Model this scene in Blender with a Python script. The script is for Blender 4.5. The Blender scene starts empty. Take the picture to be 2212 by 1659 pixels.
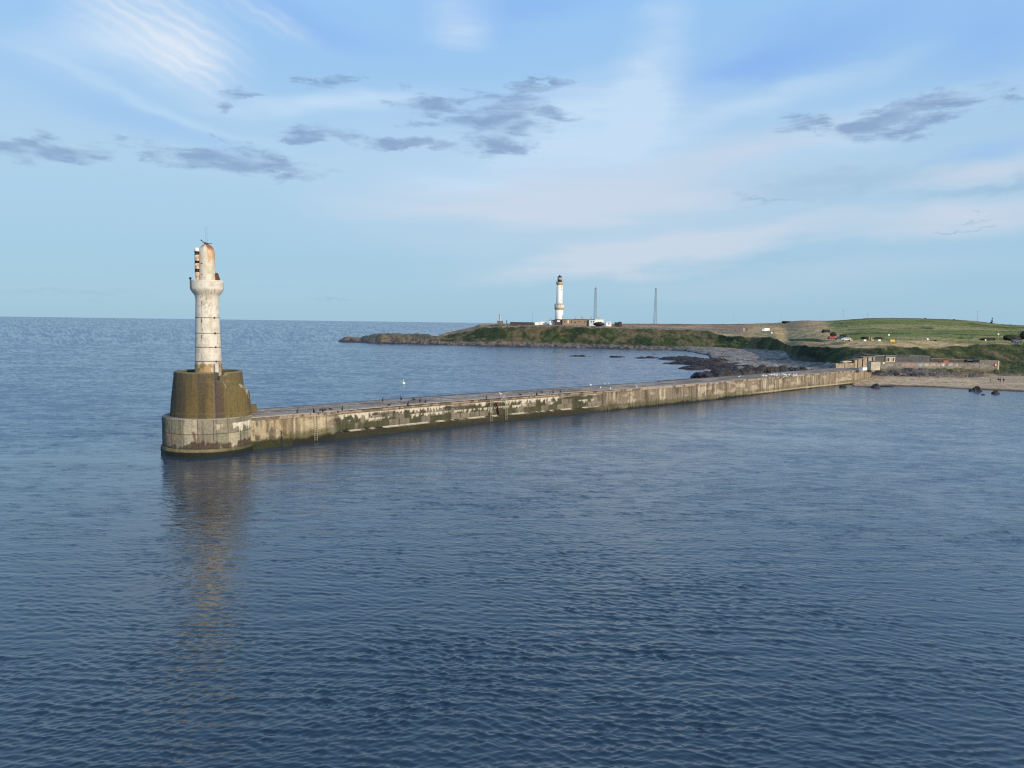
import bpy, math, random
import numpy as np
from mathutils import Vector, Matrix

random.seed(7)
rng = np.random.default_rng(11)
R = math.radians
C = bpy.context.scene.collection
scene = bpy.context.scene

# ------------------------------------------------------------------ camera
# picture measurements are in a 2212 x 1659 frame of the photograph
FPX, CX, CY, CAMH = 1661.0, 1106.0, 829.5, 18.0
PITCH, ROLL = R(4.527), math.atan(0.0135)
_F = np.array([0, math.cos(PITCH), -math.sin(PITCH)])
_U0 = np.array([0, math.sin(PITCH), math.cos(PITCH)])
_R0 = np.array([1.0, 0, 0])
_R = math.cos(ROLL) * _R0 + math.sin(ROLL) * _U0
_U = -math.sin(ROLL) * _R0 + math.cos(ROLL) * _U0
cam_d = bpy.data.cameras.new("camera")
cam = bpy.data.objects.new("camera", cam_d)
C.objects.link(cam)
scene.camera = cam
cam_d.sensor_width = 36.0
cam_d.lens = 36.0 * FPX / 2212.0
cam_d.clip_start, cam_d.clip_end = 0.5, 200000.0
M = Matrix(((_R[0], _U[0], -_F[0], 0), (_R[1], _U[1], -_F[1], 0), (_R[2], _U[2], -_F[2], CAMH), (0, 0, 0, 1)))
cam.matrix_world = M

def ray(px, py):
    return _F + (px - CX) / FPX * _R - (py - CY) / FPX * _U
def atz(px, py, z):
    "point at height z seen at that place of the photograph"
    d = ray(px, py); t = (z - CAMH) / d[2]
    return np.array([d[0] * t, d[1] * t, z])
def aty(px, py, Y):
    "point at distance Y seen at that place of the photograph"
    d = ray(px, py); t = Y / d[1]
    return np.array([d[0] * t, Y, CAMH + d[2] * t])
def azel(px, py):
    d = ray(px, py)
    return math.atan2(d[0], d[1]), math.atan2(d[2], math.hypot(d[0], d[1]))
def lin(r, g, b):
    f = lambda c: (c / 255 / 12.92) if c / 255 <= 0.04045 else ((c / 255 + 0.055) / 1.055) ** 2.4
    return (f(r), f(g), f(b))

# ------------------------------------------------------------------ light
SUN_AZ, SUN_EL = R(42), R(19)          # to the right of straight behind the camera
to_sun = Vector((math.sin(SUN_AZ) * math.cos(SUN_EL), -math.cos(SUN_AZ) * math.cos(SUN_EL), math.sin(SUN_EL)))
sd = bpy.data.lights.new("sun", 'SUN'); sd.energy = 3.8; sd.angle = R(0.6); sd.color = (1.0, 0.86, 0.66)
sun = bpy.data.objects.new("sun", sd); C.objects.link(sun)
sun.rotation_euler = to_sun.to_track_quat('Z', 'Y').to_euler()
sun.location = (60, -60, 80)

scene.view_settings.view_transform = 'Standard'
scene.view_settings.look = 'None'
scene.view_settings.exposure = 0.12
scene.view_settings.gamma = 1.0
scene.view_settings.use_curve_mapping = False
scene.cycles.filter_width = 1.15
scene.cycles.use_denoising = False
scene.cycles.sample_clamp_direct = 3.0
scene.cycles.sample_clamp_indirect = 3.0
scene.cycles.max_bounces = 6
scene.cycles.diffuse_bounces = 2
scene.cycles.glossy_bounces = 3
scene.cycles.caustics_reflective = False
scene.cycles.caustics_refractive = False

# ------------------------------------------------------------------ node helper
class NT:
    def __init__(s, tree):
        s.t = tree; s.n = tree.nodes; s.l = tree.links
    def new(s, typ, **kw):
        n = s.n.new(typ)
        for k, v in kw.items(): setattr(n, k, v)
        return n
    def put(s, sock, v):
        if isinstance(v, bpy.types.NodeSocket): s.l.new(v, sock)
        elif isinstance(v, (tuple, list)) and len(v) == 3 and sock.type == 'RGBA': sock.default_value = (*v, 1)
        else: sock.default_value = v
    def math(s, op, a, b=0.0, c=None, clamp=False):
        n = s.new('ShaderNodeMath', operation=op, use_clamp=clamp)
        s.put(n.inputs[0], a); s.put(n.inputs[1], b)
        if c is not None: s.put(n.inputs[2], c)
        return n.outputs[0]
    def vmath(s, op, a, b=(0, 0, 0), sc=None):
        n = s.new('ShaderNodeVectorMath', operation=op)
        s.put(n.inputs[0], a); s.put(n.inputs[1], b)
        if sc is not None: s.put(n.inputs['Scale'], sc)
        return n.outputs['Value'] if op in ('LENGTH', 'DOT_PRODUCT') else n.outputs['Vector']
    def maprange(s, v, a, b, c=0.0, d=1.0, smooth=True):
        n = s.new('ShaderNodeMapRange', interpolation_type='SMOOTHSTEP' if smooth else 'LINEAR')
        for i, x in enumerate((v, a, b, c, d)): s.put(n.inputs[i], x)
        return n.outputs[0]
    def noise(s, vec, scale, detail=3, rough=0.55, dist=0.0, out='Fac'):
        n = s.new('ShaderNodeTexNoise')
        s.put(n.inputs['Vector'], vec); s.put(n.inputs['Scale'], scale); s.put(n.inputs['Detail'], detail)
        s.put(n.inputs['Roughness'], rough); s.put(n.inputs['Distortion'], dist)
        return n.outputs[out]
    def mapping(s, vec, loc=(0, 0, 0), rot=(0, 0, 0), sc=(1, 1, 1), typ='POINT'):
        n = s.new('ShaderNodeMapping', vector_type=typ)
        s.put(n.inputs['Vector'], vec)
        if typ != 'VECTOR' and 'Location' in n.inputs: n.inputs['Location'].default_value = loc
        n.inputs['Rotation'].default_value = rot; n.inputs['Scale'].default_value = sc
        return n.outputs[0]
    def mix(s, f, a, b, blend='MIX'):
        n = s.new('ShaderNodeMix', data_type='RGBA', blend_type=blend)
        s.put(n.inputs[0], f); s.put(n.inputs[6], a); s.put(n.inputs[7], b)
        return n.outputs[2]
    def ramp(s, f, stops):
        n = s.new('ShaderNodeValToRGB')
        e = n.color_ramp.elements
        while len(e) < len(stops): e.new(0.5)
        for i, (p, c) in enumerate(stops):
            e[i].position = p; e[i].color = (*c, 1)
        s.put(n.inputs[0], f)
        return n.outputs[0]

# ------------------------------------------------------------------ sky
world = bpy.data.worlds.new("World"); scene.world = world; world.use_nodes = True
def build_world():
    t = NT(world.node_tree); t.n.clear()
    out = t.new('ShaderNodeOutputWorld'); bg = t.new('ShaderNodeBackground')
    t.l.new(bg.outputs[0], out.inputs[0]); bg.inputs[1].default_value = 0.1
    sky = t.new('ShaderNodeTexSky'); sky.sky_type = 'NISHITA'; sky.sun_disc = False
    sky.sun_elevation = SUN_EL; sky.sun_rotation = math.pi - SUN_AZ
    sky.air_density = 1.0; sky.dust_density = 1.0; sky.ozone_density = 1.5
    tc = t.new('ShaderNodeTexCoord')
    sep = t.new('ShaderNodeSeparateXYZ'); t.l.new(tc.outputs['Generated'], sep.inputs[0])
    x, y, z = sep.outputs
    az = t.math('ARCTAN2', x, y)
    el = t.math('ARCTAN2', z, t.math('SQRT', t.math('ADD', t.math('MULTIPLY', x, x), t.math('MULTIPLY', y, y))))
    cmb = t.new('ShaderNodeCombineXYZ'); t.l.new(az, cmb.inputs[0]); t.l.new(el, cmb.inputs[1])
    ae = cmb.outputs[0]
    # clear sky by height (radiance, before the 0.1 of the background)
    e = t.maprange(el, 0.0, R(90), 0, 1, smooth=False)
    base = t.ramp(e, [(0.0, lin(160, 198, 220)), (0.05, lin(160, 200, 225)), (0.12, lin(175, 208, 234)), (0.19, lin(158, 200, 240)),
                      (0.25, lin(154, 200, 246)), (0.4, lin(138, 181, 233)), (1.0, lin(88, 124, 182))])
    # slow warp used by all the soft layers
    n1 = t.noise(t.mapping(ae, sc=(3.2, 9, 1)), 1.0, 4, 0.55, out='Color')
    w1 = t.vmath('ADD', ae, t.vmath('SCALE', t.vmath('SUBTRACT', n1, (0.5, 0.5, 0.5)), sc=0.10))
    n2 = t.noise(t.mapping(ae, sc=(16, 42, 1)), 1.0, 6, 0.62, out='Color')
    w2 = t.vmath('ADD', ae, t.vmath('MULTIPLY', t.vmath('SUBTRACT', n2, (0.5, 0.5, 0.5)), (0.16, 0.058, 0.0)))
    def ell(vec, px, py, rx, ry, tilt=0.0, soft=0.0):
        a, b = azel(px, py)
        sx = rx / FPX * math.cos(a) ** 2; sy = ry / FPX * math.cos(a)
        m = t.mapping(vec, loc=(a, b, 0), rot=(0, 0, R(tilt)), sc=(sx, sy, 1), typ='TEXTURE')
        m = t.vmath('MULTIPLY', m, (1, 1, 0))
        return t.maprange(t.vmath('LENGTH', m), 1.0, soft)
    def total(lst):
        s = lst[0]
        for q in lst[1:]: s = t.math('ADD', s, q)
        return s
    col = base
    # deeper blue openings
    blues = [(1600, 150, 260, 60, 8, .95), (1780, 60, 420, 80, 10, .9), (2150, 60, 250, 110, 0, .7), (640, 20, 330, 50, -8, .8), (1120, 20, 300, 45, 0, .85), (2150, 300, 220, 40, 10, .5), (300, 250, 380, 60, -12, .45)]
    f = total([t.math('MULTIPLY', ell(w1, *q[:5]), q[5]) for q in blues])
    col = t.mix(t.math('MULTIPLY', f, 0.66, clamp=True), col, lin(134, 180, 242))
    # high thin veil, white and slightly pink
    whites = [(1150, 330, 800, 230, 5, .28), (1290, 280, 300, 150, 8, .75), (1400, 150, 90, 190, -18, .6), (720, 225, 330, 38, 2, .6), (990, 25, 120, 55, 0, .5),
              (1720, 190, 360, 40, 14, .4), (330, 90, 260, 110, -15, .55), (1000, 390, 260, 60, 3, .35), (130, 100, 200, 90, 0, .3), (1900, 250, 400, 70, 12, .45)]
    f = t.math('MULTIPLY', total([t.math('MULTIPLY', ell(w1, *q[:5]), q[5]) for q in whites]), 1.7)
    fil = t.maprange(t.noise(t.mapping(ae, rot=(0, 0, R(-14)), sc=(3.5, 26, 1)), 1.0, 5, 0.62, 0.4), 0.3, 0.75)
    f = t.math('MULTIPLY', f, t.math('ADD', t.math('MULTIPLY', fil, 0.6), 0.5), clamp=True)
    col = t.mix(t.math('MULTIPLY', f, 0.85), col, lin(203, 226, 248))
    pinks = [(1300, 470, 760, 150, 4, .45), (1250, 430, 430, 90, 4, .8), (1450, 545, 620, 46, 7, .95), (2080, 470, 420, 60, 8, .9), (1560, 330, 420, 50, 12, .6), (2120, 360, 300, 45, 8, .75), (870, 440, 330, 60, 2, .4), (1700, 600, 700, 60, 3, .25)]
    f = t.math('MULTIPLY', total([t.math('MULTIPLY', ell(w1, *q[:5]), q[5]) for q in pinks]), 1.5)
    fil2 = t.maprange(t.noise(t.mapping(ae, rot=(0, 0, R(6)), sc=(3.0, 30, 1)), 1.0, 4, 0.55, 0.3), 0.25, 0.7)
    f = t.math('MULTIPLY', f, t.math('ADD', t.math('MULTIPLY', fil2, 0.5), 0.5), clamp=True)
    col = t.mix(t.math('MULTIPLY', f, 0.85), col, lin(205, 216, 233))
    # rippled cirrus, upper left
    a0, e0 = azel(345, 55)
    rp = t.mapping(t.vmath('ADD', ae, t.vmath('SCALE', t.vmath('SUBTRACT', n1, (0.5, 0.5, 0.5)), sc=0.03)), loc=(a0, e0, 0), rot=(0, 0, R(-24)), typ='TEXTURE')
    wv = t.new('ShaderNodeTexWave', wave_type='BANDS', bands_direction='Y')
    t.l.new(rp, wv.inputs['Vector']); wv.inputs['Scale'].default_value = 24; wv.inputs['Distortion'].default_value = 5.0
    wv.inputs['Detail'].default_value = 3; wv.inputs['Detail Scale'].default_value = 1.2
    streak = t.noise(t.mapping(rp, sc=(5, 70, 1)), 1.0, 4, 0.6)
    rippl = t.math('ADD', t.math('MULTIPLY', t.maprange(wv.outputs['Fac'], 0.3, 0.95), 0.55), t.math('MULTIPLY', t.maprange(streak, 0.35, 0.7), 0.45))
    rm = total([ell(w1, 350, 50, 290, 120, -22, 0.1), t.math('MULTIPLY', ell(w1, 420, 120, 120, 60, -25), 0.6), t.math('MULTIPLY', ell(w1, 560, 15, 180, 40, -15), 0.5)])
    body = t.math('MULTIPLY', rm, 0.38)
    col = t.mix(t.math('ADD', body, t.math('MULTIPLY', t.math('MULTIPLY', rippl, rm), 0.5), clamp=True), col, lin(222, 233, 246))
    # old contrail
    cm = t.math('MULTIPLY', ell(w1, 330, 215, 460, 20, -14.5), 0.75)
    col = t.mix(t.math('MULTIPLY', cm, 0.8), col, lin(190, 221, 246))
    # low grey-blue clouds
    darks = [(90, 328, 185, 34, 4, 1), (250, 300, 60, 16, 0, .7), (530, 352, 260, 30, -2, 1), (345, 340, 60, 12, 0, .8), (515, 206, 78, 15, 16, .68), (690, 177, 100, 15, 13, .68),
             (925, 222, 85, 30, 0, 1), (1090, 250, 160, 62, 4, .95), (1150, 190, 85, 14, 8, .95), (690, 288, 120, 20, 3, .9), (870, 314, 200, 19, -3, 1),
             (1085, 310, 100, 25, 0, 1), (1030, 208, 70, 18, 0, .8), (1745, 267, 78, 24, 4, 1), (1965, 246, 180, 42, 12, 1.1), (2190, 210, 80, 14, 0, .7), (480, 325, 160, 16, 2, .7), (930, 275, 90, 14, 4, .8)]
    f = None
    for q in darks:
        m = t.math('MULTIPLY', ell(w2, q[0], q[1], q[2] * 1.3, q[3] * 1.35, q[4], soft=0.1), q[5])
        f = m if f is None else t.math('MAXIMUM', f, m)
    dn = t.noise(t.mapping(ae, rot=(0, 0, R(5)), sc=(15, 62, 1)), 1.0, 8, 0.62, 0.35)
    den = t.maprange(t.math('ADD', t.math('MULTIPLY', f, 0.95), t.math('MULTIPLY', t.math('SUBTRACT', dn, 0.5), 2.3)), 0.14, 1.05)
    den = t.math('MULTIPLY', den, t.maprange(f, 0.0, 0.4))
    dcol = t.mix(t.maprange(dn, 0.35, 0.65), lin(150, 178, 212), lin(122, 150, 190))
    col = t.mix(t.math('MULTIPLY', den, 0.76), col, dcol)
    # thin grey lines low down
    thin = [(1650, 433, 130, 7, 2, .5), (2060, 492, 80, 6, 0, .6), (725, 641, 75, 4, 0, .55), (2090, 470, 80, 4, 2, .4), (1800, 395, 330, 45, 3, .35), (2150, 400, 250, 24, 6, .45), (1500, 560 + 20, 500, 14, 5, .15), (120, 635, 350, 14, 0, .22)]
    f = total([t.math('MULTIPLY', ell(w2, *q[:5]), q[5]) for q in thin])
    col = t.mix(t.math('MULTIPLY', f, 1.0, clamp=True), col, lin(145, 178, 208))
    bright = t.vmath('SCALE', col, sc=9.5)
    mixed = t.mix(0.10, bright, sky.outputs[0])
    # brighter, warmer sky round the low sun behind the camera
    glow = t.vmath('DOT_PRODUCT', tc.outputs['Generated'], tuple(to_sun))
    g = t.math('POWER', t.math('MAXIMUM', glow, 0.0), 5.0)
    mixed = t.vmath('ADD', mixed, t.vmath('SCALE', (6.0, 5.0, 3.6), sc=g))
    t.l.new(mixed, bg.inputs[0])
build_world()

# ------------------------------------------------------------------ numpy noise
_T = rng.random((256, 256))
def vnoise(x, y, seed=0):
    x = np.asarray(x, float) + seed * 17.37; y = np.asarray(y, float) + seed * 5.91
    xi = np.floor(x).astype(int); yi = np.floor(y).astype(int)
    fx = x - xi; fy = y - yi
    fx = fx * fx * fx * (fx * (fx * 6 - 15) + 10); fy = fy * fy * fy * (fy * (fy * 6 - 15) + 10)
    a = _T[xi & 255, yi & 255]; b = _T[(xi + 1) & 255, yi & 255]
    c = _T[xi & 255, (yi + 1) & 255]; d = _T[(xi + 1) & 255, (yi + 1) & 255]
    return (a * (1 - fx) + b * fx) * (1 - fy) + (c * (1 - fx) + d * fx) * fy
def fbm(x, y, o=4, seed=0, g=0.5):
    s = 0; a = 1; n = 0
    for i in range(o):
        s = s + a * vnoise(x, y, seed + i * 3); n += a; a *= g; x = x * 2.03; y = y * 2.03
    return s / n
def sst(v, a, b):
    t = np.clip((v - a) / (b - a), 0, 1); return t * t * (3 - 2 * t)
def mixc(c, d, f):
    f = np.asarray(f)[..., None]
    return c * (1 - f) + np.asarray(d) * f

# ------------------------------------------------------------------ objects
def tag(o, label=None, cat=None, group=None, kind=None):
    if label: o['label'] = label
    if cat: o['category'] = cat
    if group: o['group'] = group
    if kind: o['kind'] = kind
    return o
def empty(name, loc, rotz=0.0, label=None, cat=None, group=None):
    o = bpy.data.objects.new(name, None); C.objects.link(o)
    o.location = loc; o.rotation_euler = (0, 0, rotz); o.empty_display_size = 0.5
    return tag(o, label, cat, group)
def copy_tree(o, parent=None):
    c = o.copy(); C.objects.link(c); c.parent = parent
    for ch in list(o.children):
        copy_tree(ch, c)
    return c
def link(name, me, mat, parent=None, loc=None):
    o = bpy.data.objects.new(name, me); C.objects.link(o)
    if mat is not None and not me.materials: me.materials.append(mat)
    if parent: o.parent = parent
    if loc is not None: o.location = loc
    return o
def quads_mesh(name, V, Q, cols=None, smooth=True):
    me = bpy.data.meshes.new(name)
    V = np.ascontiguousarray(V, np.float32); Q = np.ascontiguousarray(Q, np.int32)
    me.vertices.add(len(V)); me.vertices.foreach_set('co', V.ravel())
    me.loops.add(Q.size); me.loops.foreach_set('vertex_index', Q.ravel())
    me.polygons.add(len(Q)); me.polygons.foreach_set('loop_start', np.arange(0, Q.size, Q.shape[1], dtype=np.int32))
    me.polygons.foreach_set('use_smooth', np.full(len(Q), smooth))
    if cols is not None: paint(me, cols)
    me.update(calc_edges=True)
    return me
def paint(me, cols):
    at = me.color_attributes.new('Col', 'FLOAT_COLOR', 'POINT')
    a = np.ones((len(me.vertices), 4), np.float32); a[:, :3] = np.clip(cols, 0, 1)
    at.data.foreach_set('color', a.ravel())
def grid_quads(nr, nc, wrap=False):
    i = np.arange(nr - 1)[:, None]; j = np.arange(nc if wrap else nc - 1)[None, :]
    j2 = (j + 1) % nc
    return np.stack([i * nc + j, i * nc + j2, (i + 1) * nc + j2, (i + 1) * nc + j], -1).reshape(-1, 4)

class MB:
    "collects shapes of one part"
    def __init__(s): s.v = []; s.f = []
    def poly(s, verts, faces):
        b = len(s.v); s.v += [tuple(map(float, v)) for v in verts]; s.f += [[b + i for i in f] for f in faces]; return s
    def box(s, x0, x1, y0, y1, z0, z1, bev=0.0, top=1.0):
        cx, cy = (x0 + x1) / 2, (y0 + y1) / 2
        hx, hy = (x1 - x0) / 2, (y1 - y0) / 2
        b = min(bev, hx * .45, hy * .45, (z1 - z0) * .45)
        if b <= 0:
            vs = [(cx + sx * hx * k, cy + sy * hy * k, z) for z, k in ((z0, 1), (z1, top)) for sx, sy in ((-1, -1), (1, -1), (1, 1), (-1, 1))]
            return s.poly(vs, [(3, 2, 1, 0), (4, 5, 6, 7), (0, 1, 5, 4), (1, 2, 6, 5), (2, 3, 7, 6), (3, 0, 4, 7)])
        rings = []
        for z, ins, k in ((z0, b, 1), (z0 + b, 0, 1), (z1 - b, 0, top), (z1, b, top)):
            ax, ay = hx * k - ins, hy * k - ins; c = b if ins == 0 else b * .4
            rings.append([(cx + p, cy + q, z) for p, q in ((-ax + c, -ay), (ax - c, -ay), (ax, -ay + c), (ax, ay - c), (ax - c, ay), (-ax + c, ay), (-ax, ay - c), (-ax, -ay + c))])
        vs = sum(rings, []); fs = [list(range(7, -1, -1)), list(range(24, 32))]
        for r in range(3):
            for i in range(8):
                j = (i + 1) % 8; fs.append((r * 8 + i, r * 8 + j, r * 8 + 8 + j, r * 8 + 8 + i))
        return s.poly(vs, fs)
    def lathe(s, prof, seg=24, cx=0, cy=0, cap=True, a0=0.0):
        vs = []; fs = []
        for r, z in prof:
            for i in range(seg):
                a = a0 + 2 * math.pi * i / seg; vs.append((cx + r * math.cos(a), cy + r * math.sin(a), z))
        for k in range(len(prof) - 1):
            for i in range(seg):
                j = (i + 1) % seg; fs.append((k * seg + i, k * seg + j, (k + 1) * seg + j, (k + 1) * seg + i))
        if cap:
            fs.append(list(range(seg - 1, -1, -1))); fs.append([(len(prof) - 1) * seg + i for i in range(seg)])
        return s.poly(vs, fs)
    def tube(s, pts, r, seg=8, r2=None):
        pts = [Vector(p) for p in pts]; n = len(pts); vs = []; fs = []
        for k, p in enumerate(pts):
            d = (pts[min(k + 1, n - 1)] - pts[max(k - 1, 0)]).normalized()
            u = d.cross(Vector((0, 0, 1)) if abs(d.z) < .95 else Vector((1, 0, 0))).normalized(); w = d.cross(u)
            rr = r if r2 is None else r + (r2 - r) * k / (n - 1)
            for i in range(seg):
                a = 2 * math.pi * i / seg; vs.append(p + (u * math.cos(a) + w * math.sin(a)) * rr)
        for k in range(n - 1):
            for i in range(seg):
                j = (i + 1) % seg; fs.append((k * seg + i, k * seg + j, (k + 1) * seg + j, (k + 1) * seg + i))
        fs.append(list(range(seg - 1, -1, -1))); fs.append([(n - 1) * seg + i for i in range(seg)])
        return s.poly(vs, fs)
    def prism(s, out, y0, y1):
        "outline in x,z pushed from y0 to y1"
        n = len(out); vs = [(x, y0, z) for x, z in out] + [(x, y1, z) for x, z in out]
        fs = [list(range(n)), list(range(2 * n - 1, n - 1, -1))] + [(i, n + i, n + (i + 1) % n, (i + 1) % n) for i in range(n)]
        return s.poly(vs, fs)
    def blob(s, c, rad, seed=0, n=10, m=14, amp=.35):
        q = np.random.default_rng(seed); off = q.random(3) * 50; vs = []; fs = []
        for i in range(n + 1):
            for j in range(m):
                th = math.pi * i / n; ph = 2 * math.pi * j / m
                d = np.array([math.sin(th) * math.cos(ph), math.sin(th) * math.sin(ph), math.cos(th)])
                k = 1 + amp * 2 * (float(fbm(d[0] * 1.6 + off[0] + d[2], d[1] * 1.6 + off[1] - d[2] * .7, 4, seed % 7)) - .5)
                vs.append(tuple(np.array(c) + d * k * np.array(rad)))
        for i in range(n):
            for j in range(m):
                fs.append((i * m + j, (i + 1) * m + j, (i + 1) * m + (j + 1) % m, i * m + (j + 1) % m))
        return s.poly(vs, fs)
    def mesh(s, name, smooth=False):
        me = bpy.data.meshes.new(name); me.from_pydata(s.v, [], s.f); me.validate(); me.update()
        import bmesh
        b = bmesh.new(); b.from_mesh(me); bmesh.ops.recalc_face_normals(b, faces=b.faces)
        for f in b.faces: f.smooth = smooth
        b.to_mesh(me); b.free()
        return me
    def build(s, name, mat, parent=None, smooth=False, loc=None):
        return link(name, s.mesh(name, smooth), mat, parent, loc)

# ------------------------------------------------------------------ materials
def new_mat(name):
    m = bpy.data.materials.new(name); m.use_nodes = True
    t = NT(m.node_tree); b = t.n['Principled BSDF']
    return m, t, b
def mat_plain(name, col, rough=0.7, var=0.25, scale=1.5, bump=0.0, metal=0.0, spec=0.4, col2=None):
    m, t, b = new_mat(name)
    tc = t.new('ShaderNodeTexCoord').outputs['Object']
    n = t.noise(tc, scale, 5, 0.62)
    c2 = col2 or tuple(max(0.0, c * (1 - var)) for c in col); c1 = tuple(min(1, c * (1 + var * .6)) for c in col)
    t.put(b.inputs['Base Color'], t.mix(t.maprange(n, 0.3, 0.7), c2, c1))
    b.inputs['Roughness'].default_value = rough; b.inputs['Metallic'].default_value = metal
    b.inputs['Specular IOR Level'].default_value = spec
    if bump:
        bp = t.new('ShaderNodeBump'); bp.inputs['Strength'].default_value = 0.6; bp.inputs['Distance'].default_value = bump
        t.l.new(t.noise(tc, scale * 4, 5, 0.6), bp.inputs['Height']); t.l.new(bp.outputs[0], b.inputs['Normal'])
    return m
def mat_painted(name, rough=0.85, fine=6.0, bump=0.02, var=0.35, spec=0.25):
    "colour from the wear painted on the mesh, broken up by fine grain"
    m, t, b = new_mat(name)
    at = t.new('ShaderNodeAttribute', attribute_name='Col').outputs['Color']
    tc = t.new('ShaderNodeTexCoord').outputs['Object']
    n = t.noise(tc, fine, 6, 0.65)
    g = t.maprange(n, 0.25, 0.75, 1 - var, 1 + var, smooth=False)
    t.put(b.inputs['Base Color'], t.vmath('SCALE', at, sc=g))
    b.inputs['Roughness'].default_value = rough; b.inputs['Specular IOR Level'].default_value = spec
    bp = t.new('ShaderNodeBump'); bp.inputs['Strength'].default_value = 0.7; bp.inputs['Distance'].default_value = bump
    t.l.new(n, bp.inputs['Height']); t.l.new(bp.outputs[0], b.inputs['Normal'])
    return m
MP = mat_painted('weathered_concrete', 0.85, 3.5, 0.05, 0.35)
MTOWER = mat_painted('weathered_white_paint', 0.6, 5.0, 0.015, 0.14, 0.35)
MLAND = mat_painted('ground_cover', 0.95, 0.55, 0.5, 0.45, 0.1)
MROCK = mat_painted('wet_rock', 0.6, 0.8, 0.4, 0.5, 0.3)
M_STEEL = mat_plain('dark_steel', (.05, .048, .05), .6, .4, 4)
M_GALV = mat_plain('galvanised_steel', (.42, .43, .44), .5, .2, 4)
M_RUST = mat_plain('rusty_plate', (.10, .035, .022), .8, .5, 3, .01)
M_WHITE = mat_plain('white_paint', (.78, .76, .70), .6, .08, 2)
M_BLACK = mat_plain('black_iron', (.016, .015, .017), .5, .3, 3)
M_GLASS = mat_plain('lantern_glass', (.35, .40, .42), .08, .3, 1, 0, 0, .8)
M_DARKWIN = mat_plain('dark_opening', (.012, .013, .016), .4, .3, 2)
M_GRANITE = mat_plain('granite_wall', (.27, .20, .145), .9, .3, 1.2, .03)
M_SLATE = mat_plain('slate_roof', (.05, .047, .05), .8, .3, 1.0)
M_STONE = mat_plain('grey_stone', (.16, .15, .145), .9, .4, .9, .05)
M_PALE = mat_plain('pale_concrete', (.42, .37, .29), .9, .3, .8, .03)
M_BUFF = mat_plain('buff_concrete', (.30, .24, .175), .9, .35, .8, .03)
M_OCHRE = mat_plain('ochre_stone', (.12, .092, .045), .9, .2, 2)

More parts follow.
